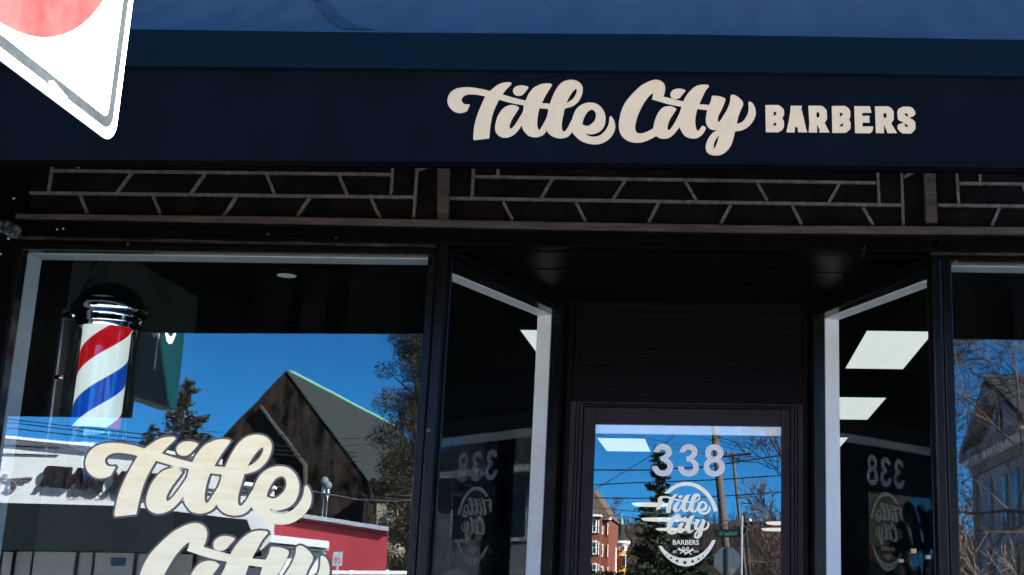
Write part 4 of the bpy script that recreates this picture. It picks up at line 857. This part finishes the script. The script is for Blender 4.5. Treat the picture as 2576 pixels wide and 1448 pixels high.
MB().lathe([(tr_,GZ),(tr_,zt_)],(tc_.x,tc_.y,0),24).build('turret',M['orange'],oh)
MB().lathe([(tr_+.02,zt_-.42),(tr_+.06,zt_-.2),(tr_+.22,zt_),(tr_+.22,zt_+.12),(.3,zt_+.13)],(tc_.x,tc_.y,0),24).build('turret_cornice',M['white_paint'],oh)
MB().lathe([(tr_+.2,zt_+.13),(tr_*.62,zt_+(za-zt_)*.4),(.12,za)],(tc_.x,tc_.y,0),24).build('turret_roof',M['roof_dark'],oh)
MB().lathe([(.13,za-.05),(.07,za+.25),(.0,za+.55)],(tc_.x,tc_.y,0),10).build('finial',M['copper'],oh)
mb=RMB(); mb.face([(X(420),Y(900)),(X(512),Y(350)),(X(575),Y(880)),(X(575),Y(1500)),(X(420),Y(1500))],QO,5,D); mb.build('wall',M['orange'],oh)
mb=RMB(); mb.face([(X(505),Y(340)),(X(520),Y(480)),(X(582),Y(870)),(X(560),Y(870)),(X(512),Y(560))],QO-.1,.09,D); hb(mb,440,870,600,940,QO-.5,.5); hb(mb,450,940,598,1030,QO-.4,.4); hb(mb,450,1030,466,1280,QO-.4,.4); hb(mb,526,1030,598,1280,QO-.4,.4); hb(mb,450,1215,598,1275,QO-.42,.4); hb(mb,540,1280,598,1440,QO-.4,.4); mb.build('bay_trim',M['white_paint'],oh)
for a in ((466,1030,526,1212),(718,1045,790,1262),(735,852,770,905)):
    mb=RMB(); yy=QO-.36 if a[0]<600 else QO+1.2-tr_-.1
    hb(mb,a[0]-10,a[1]-16,a[2]+10,a[3]+14,yy,.25); f=mb.build('window',M['white_paint'],oh); mb=RMB(); hb(mb,*a,yy-.02,.018); mb.build('pane',M['pane_dark'],f)
c=RD(1600,1445,56); hg=MB(); rnd=random.Random(5)
a_=RD(1400,1437,56); b_=RD(1720,1442,56)
for k in range(5200):
    q=Vector((rnd.uniform(a_.x,b_.x),a_.y-rnd.uniform(0,1),rnd.uniform(GZ,a_.z))); d=Vector((rnd.gauss(0,1),rnd.gauss(0,1),rnd.gauss(0,1))).normalized(); e=d.orthogonal().normalized(); s=.12; hg.add([q-d*s,q+e*s*.5,q+d*s,q-e*s*.5],[(0,1,2,3)])
tag(hg.build('hedge',M['needle'],base=(c.x,c.y,GZ)),'clipped dark green hedge along the bottom of the door glass reflection','hedge')
# --- dark barn behind the turret, hill and wood
c=RD(1620,1350,110); db=thing('far_house',(c.x,c.y,GZ),'far dark house with low roof right of the turret, reflected in the door glass','house')
mb=RMB(); mb.face([(1562,1330),(1640,1328),(1640,1470),(1562,1470)],110,8,D); mb.build('wall',M['roof_brown'],db)
mb=RMB(); mb.face([(1555,1345),(1575,1322),(1610,1318),(1648,1330),(1648,1342)],109,9,D); mb.build('roof',M['roof_dark'],db)
hm=MB(); nxh=70; pr=[]
rnd=random.Random(9)
for k in range(nxh+1):
    x=-130+330*k/nxh; zz=6+4.2*math.exp(-((x-8)/22)**2)+2.5*math.exp(-((x-60)/40)**2)+rnd.uniform(-.35,.35); pr.append((x,zz))
for x,z in pr: hm.v+= [(x,-110,GZ-.4),(x,-150,z),(x,-210,z*.8),(x,-260,GZ-.4)]
for k in range(nxh):
    for j in range(3): a=4*k+j; hm.f.append((a,a+4,a+5,a+1)); hm.mi.append(0)
tag(hm.build('hill',M['hill'],base=(0,-150,GZ),smooth=True),kind='structure')
wd=MB(); rnd=random.Random(17)
for k in range(2600):
    x=rnd.uniform(-25,75); yy=-rnd.uniform(112,150); zh=max(GZ,(6+4.2*math.exp(-((x-8)/22)**2)+2.5*math.exp(-((x-60)/40)**2))*(-yy-110)/40)
    hh=rnd.uniform(1.2,2.8); b0=Vector((x,yy,zh-.3)); wd.tube(b0,b0+Vector((rnd.gauss(0,.2),0,hh)),.05,.02,n=3,caps=False)
    for j in range(5):
        s=rnd.uniform(.3,.95); q=b0+Vector((0,0,hh*s)); wd.tube(q,q+Vector((rnd.gauss(0,.5),rnd.gauss(0,.3),rnd.uniform(.2,.8))),.025,.01,n=3,caps=False)
tag(wd.build('distant_wood',M['wood_twig'],base=(20,-130,GZ)),'brown leafless wood covering the far hillside, reflected low in the door glass','wood',kind='stuff')
# --- poles, wires, stop sign, street name sign
def zpole(name,p0,p1,Yv,r0,r1,label,m='pole_wood'):
    a=mD(P(*p0,Yv)); b=mD(P(*p1,Yv)); d=(b-a); k=(GZ-a.z)/d.z; base=a+d*k
    t=thing(name,base,label,'utility pole','utility poles reflected in the door'); MB().tube(base,a,r0,r1,n=12).build('shaft',M[m],t,smooth=True); return t,a,b
up1,a,b=zpole('utility_pole',(1793,1030),(1832,1448),45,.17,.125,'thick leaning wooden utility pole crossing the figure 8 on the door')
up2,a,b=zpole('utility_pole',(1843,1138),(1875,1448),75,.13,.09,'thin wooden utility pole with crossarm right of the house number')
Yc=74.8
mb=MB().tube(mD(P(1816,1149,Yc)),mD(P(1890.5,1141,Yc)),.075,n=4)
for x0,y0,x1,y1 in ((1826,1146,1846,1164),(1866,1143,1849,1164)): mb.tube(mD(P(x0,y0,Yc-.1)),mD(P(x1,y1,Yc-.1)),.035,n=4)
mb.build('crossarm',M['pole_dark'],up2)
for x,y in ((1829,1143),(1874,1139)):
    q=mD(P(x,y,Yc)); MB().lathe([(.0,.22),(.06,.2),(.08,.1),(.05,.05),(.08,0),(.04,-.1)],(q.x,q.y,q.z),10).build('insulator',M['globe'],up2,smooth=True)
up3,a,b=zpole('utility_pole',(1873,1290),(1886,1448),88,.14,.12,'short dark utility pole carrying a transformer can',m='pole_dark')
q=mD(P(1885,1326,87.6)); r_=.18; MB().lathe([(0,0),(r_,0),(r_,.5),(r_*.8,.56),(0,.58)],(q.x,q.y,q.z),16).build('transformer_can',M['galv'],up3,smooth=True)
mb=MB().tube(mD(P(1868,1297,88)),mD(P(1900,1296,88)),.04,n=4).tube(mD(P(1876,1368,88)),mD(P(1906,1371,88)),.04,n=4); mb.build('crossarm',M['pole_dark'],up3)
QS=33.5
c=RD(1829,1411,QS); ss=thing('stop_sign',(c.x,c.y,GZ),'grey back of an octagonal stop sign on a post, reflected low in the door glass','stop sign')
rr=.375/math.cos(R(22.5)); oc=[(c.x+rr*math.cos(R(22.5+45*k)),c.y,c.z+rr*math.sin(R(22.5+45*k))) for k in range(8)]
MB().prism(oc,(0,-.004,0)).build('panel',M['sign_back'],ss)
MB().box((c.x-.025,c.y+.004,GZ),(c.x+.025,c.y+.05,c.z+.4)).build('post',M['pole_dark'],ss)
q=RD(1842,1437,QS); MB().prism([(q.x+.085*math.cos(k*.3142),c.y+.004,q.z+.085*math.sin(k*.3142)) for k in range(20)],(0,-.003,0)).build('sticker',M['globe'],ss)
QN=32.5
a=RD(1798,1352,QN); b=RD(1861,1332,QN); c=RD(1866,1340,QN)
sn=thing('street_name_sign',(c.x,c.y,GZ),'dark green street name blade on a slim grey post, reflected in the door glass','street sign')
bl_=MB().box((a.x,a.y-.02,a.z),(b.x,a.y,b.z)).build('blade',M['street_green'],sn,bevel=.004)
vf=text('Walnut St',.012); mb=MB(); w_=b.x-a.x; h_=b.z-a.z; place(mb,vf,(b.x-w_*.1,a.y+.004,a.z+h_*.25),(-w_*.72,0,0),(0,0,h_*.52)); mb.build('lettering',M['street_letter'],bl_)
MB().tube((c.x,c.y,GZ),(c.x,c.y,RD(1864,1298,QN).z),.035,n=10).build('post',M['galv'],sn)
zX=lambda x:1442.6+x*.30003
zY=lambda y:1013.3+y*.30003
def wire(pts,Yv,label,r=.018,m=D,raw=False,mm='wire'):
    q=[mir(P(*(p if raw else (zX(p[0]),zY(p[1]))),Yv),m) for p in pts]
    mb=MB()
    for k in range(len(q)-1):
        for j in range(4): mb.tube(q[k].lerp(q[k+1],j/4),q[k].lerp(q[k+1],(j+1)/4),r,n=4,caps=False)
    tag(mb.build('power_line',M[mm],base=q[0]),label,'wire','overhead wires reflected in the glass')
wire([(-1500,640),(180,565),(600,565),(1100,540),(1740,440),(3200,150)],45.4,'thick overhead wire crossing the middle of the house number',.026)
wire([(-1500,800),(180,690),(500,672),(830,662),(1240,645),(1740,610),(3200,480)],45.6,'overhead wire just above the round badge on the door',.022)
wire([(-1500,840),(180,800),(600,802),(1150,790),(1740,750),(3200,640)],45.8,'overhead wire crossing the badge at the word Title',.022)
wire([(-700,1270),(310,650),(670,430),(900,225),(1500,-300)],44.5,'slanting wire rising from lower left towards the lamp panel',.014)
wire([(-1500,60),(200,210),(640,305),(1100,395),(1740,500),(3200,700)],46,'upper thin wire dropping to the right over the house number',.009)
wire([(-1500,80),(190,265),(640,350),(1100,425),(1740,540),(3200,760)],46.2,'lower thin wire dropping to the right over the house number',.009)
wire([(-1500,800),(180,880),(700,930),(1390,1000),(1740,1010),(3200,1050)],44.2,'pale low wire passing over the word City on the badge',.018,mm='bark')
wire([(-1500,830),(180,930),(700,985),(1390,1040),(3200,1090)],44.0,'pale lowest wire under the word City on the badge',.014,mm='bark')
for k,(y0,y1,lab) in enumerate(((1058,1090,'top wire of three above the diner roof'),(1066,1101,'middle wire of three above the diner roof'),(1080,1112,'bottom wire of three above the diner roof'))):
    wire([(-900,y0-90),(45,y0),(330,y1),(900,y1+50)],17,lab,.009,GLASS,True)
wire([(500,1085),(860,1104),(1000,1102),(1300,1085)],24,'upper thin wire across the church roof',.006,GLASS,True)
wire([(500,1110),(860,1122),(1000,1116),(1300,1095)],24,'lower thin wire across the church roof',.006,GLASS,True)
wire([(500,1205),(760,1232),(900,1258),(1000,1262),(1300,1240)],24,'pale thick wire in front of the church wall',.013,GLASS,True,'lead')
# --- pediment house in the right window
X2=lambda x:2387.1+x*.41886
Y2=lambda y:841.5+y*.41886
Lc=P(X2(140),Y2(735),33); Rc=Pz(X2(451),Y2(565),Lc.z)
u=(Rc-Lc); u.z=0; u.normalize()
def onp(px,py):                       # point on the upright plane through Lc along u
    d=ray(px,py); nrm=Vector((u.y,-u.x,0)); k=(Lc-EYE).dot(nrm)/d.dot(nrm); return EYE+d*k
ap=onp(X2(290),Y2(347)); half=(ap-Lc).dot(u); FR=Lc+u*(2*half)
out=Vector((u.y,-u.x,0)); 
if out.dot(EYE-Lc)<0: out=-out
ph=thing('pediment_house',mW(Vector((ap.x,ap.y,GZ))),'grey house with steep pediment, pale cornice and corner pilaster, reflected in the right window','house')
def pz_(s,z,o=0): v=Lc+u*s+out*o; return mW(Vector((v.x,v.y,z)))
W2=2*half; back=-out*9
def pprism(mb,pts,o0,o1):             # (s,z) outline between offsets o0,o1
    a=[pz_(s,z,o0) for s,z in pts]; return mb.prism(a,pz_(0,0,o1)-pz_(0,0,o0))
zc_=Lc.z; za_=ap.z
mb=MB(); pprism(mb,[(.35,GZ),(W2-.35,GZ),(W2-.35,zc_),(.35,zc_)],0,-9); mb.build('wall',M['clap_grey'],ph)
mb=MB(); pprism(mb,[(.2,zc_),(W2-.2,zc_),(W2/2,za_-.25)],-.05,-.6); pd=mb.build('pediment',M['clap_grey'],ph)
mb=MB(); pr=None
for k in range(21):
    a_=k/20*2*math.pi; q=pz_(W2/2+.28*math.cos(a_),zc_+(za_-zc_)*.42+.48*math.sin(a_),-.03)
    if pr: mb.tube(pr,q,.03,n=5)
    pr=q
mb.build('oval_ornament',M['roof_dark'],pd)
mb=MB(); pprism(mb,[(-.1,zc_-.02),(0.0,zc_+.22),(W2/2,za_+.22),(W2,zc_+.22),(W2+.1,zc_-.02),(W2/2,za_-.12)],.35,-.25); mb.build('rake_trim',M['granite'],ph)
mb=MB(); pprism(mb,[(-.15,zc_-.16),(W2+.15,zc_-.16),(W2+.15,zc_+.06),(-.15,zc_+.06)],.36,-.3); pprism(mb,[(.15,zc_-.62),(W2-.15,zc_-.62),(W2-.15,zc_-.165),(.15,zc_-.165)],.12,-.3); mb.build('cornice',M['granite'],ph)
mb=MB()
k=0; s=.25
while s<W2-.3: pprism(mb,[(s,zc_-.36),(s+.26,zc_-.36),(s+.26,zc_-.165),(s,zc_-.165)],.3,.125); s+=.46
mb.build('dentils',M['white_paint'],ph)
for s in (.3,W2-.8): mb=MB(); pprism(mb,[(s,GZ),(s+.5,GZ),(s+.5,zc_-.63),(s,zc_-.63)],.08,-.2); mb.build('pilaster',M['stone'],ph)
for s in (W2*.30,W2*.56,W2*.74):
    for z0_,z1_ in ((zc_-2.2,zc_-.95),(zc_-4.2,zc_-2.7)):
        mb=MB(); pprism(mb,[(s-.08,z0_-.08),(s+.48,z0_-.08),(s+.48,z1_+.08),(s-.08,z1_+.08)],.06,-.1); f=mb.build('window',M['granite'],ph); mb=MB(); pprism(mb,[(s,z0_),(s+.4,z0_),(s+.4,z1_),(s,z1_)],.065,.061); mb.build('pane',M['pane_dark'],f)
mb=MB()
for sg in (0,1):
    e0=-.25 if sg==0 else W2+.25
    q=[pz_(e0,zc_+.1,.3),pz_(W2/2,za_+.32,.3),pz_(W2/2,za_+.32,-9.2),pz_(e0,zc_+.1,-9.2)]
    mb.add(q+[v+Vector((0,0,.12)) for v in q],[(0,1,2,3),(7,6,5,4),(0,4,5,1),(1,5,6,2),(2,6,7,3),(3,7,4,0)])
mb.build('roof',M['roof_dark'],ph)
# --- counter with bottles behind the right angled side window
cy=1.75; c0=P(2215,1500,cy)
zsh=P(2250,1462,cy).z
t=thing('counter',(1.2,cy,.12),'dark counter inside the shop behind the right angled side window','counter')
MB().box((.75,cy-.22,zsh-.05),(2.3,cy+.22,zsh)).build('top',M['interior_black'],t,bevel=.004); MB().box((.78,cy-.18,.12),(2.27,cy+.2,zsh-.052)).build('cabinet',M['interior_black'],t)
for k,(px_,r_,h_,lab) in enumerate(((2268,.030,.10,'short dark bottle, leftmost of the three on the counter'),(2300,.034,.15,'tallest dark bottle, in the middle of the three on the counter'),(2336,.028,.12,'dark bottle nearest the post, rightmost of the three on the counter'))):
    x=P(px_,1455,cy).x; b=thing('bottle',(x,cy,zsh),lab,'bottle','dark bottles on the counter')
    MB().lathe([(0,0),(r_,0),(r_,h_*.65),(r_*.4,h_*.8),(r_*.38,h_*.86)],(x,cy,zsh),18).build('body',M['plastic_black'],b,smooth=True)
    MB().lathe([(r_*.42,h_*.86),(r_*.42,h_),(0,h_)],(x,cy,zsh),14).build('cap',M['gold'],b)
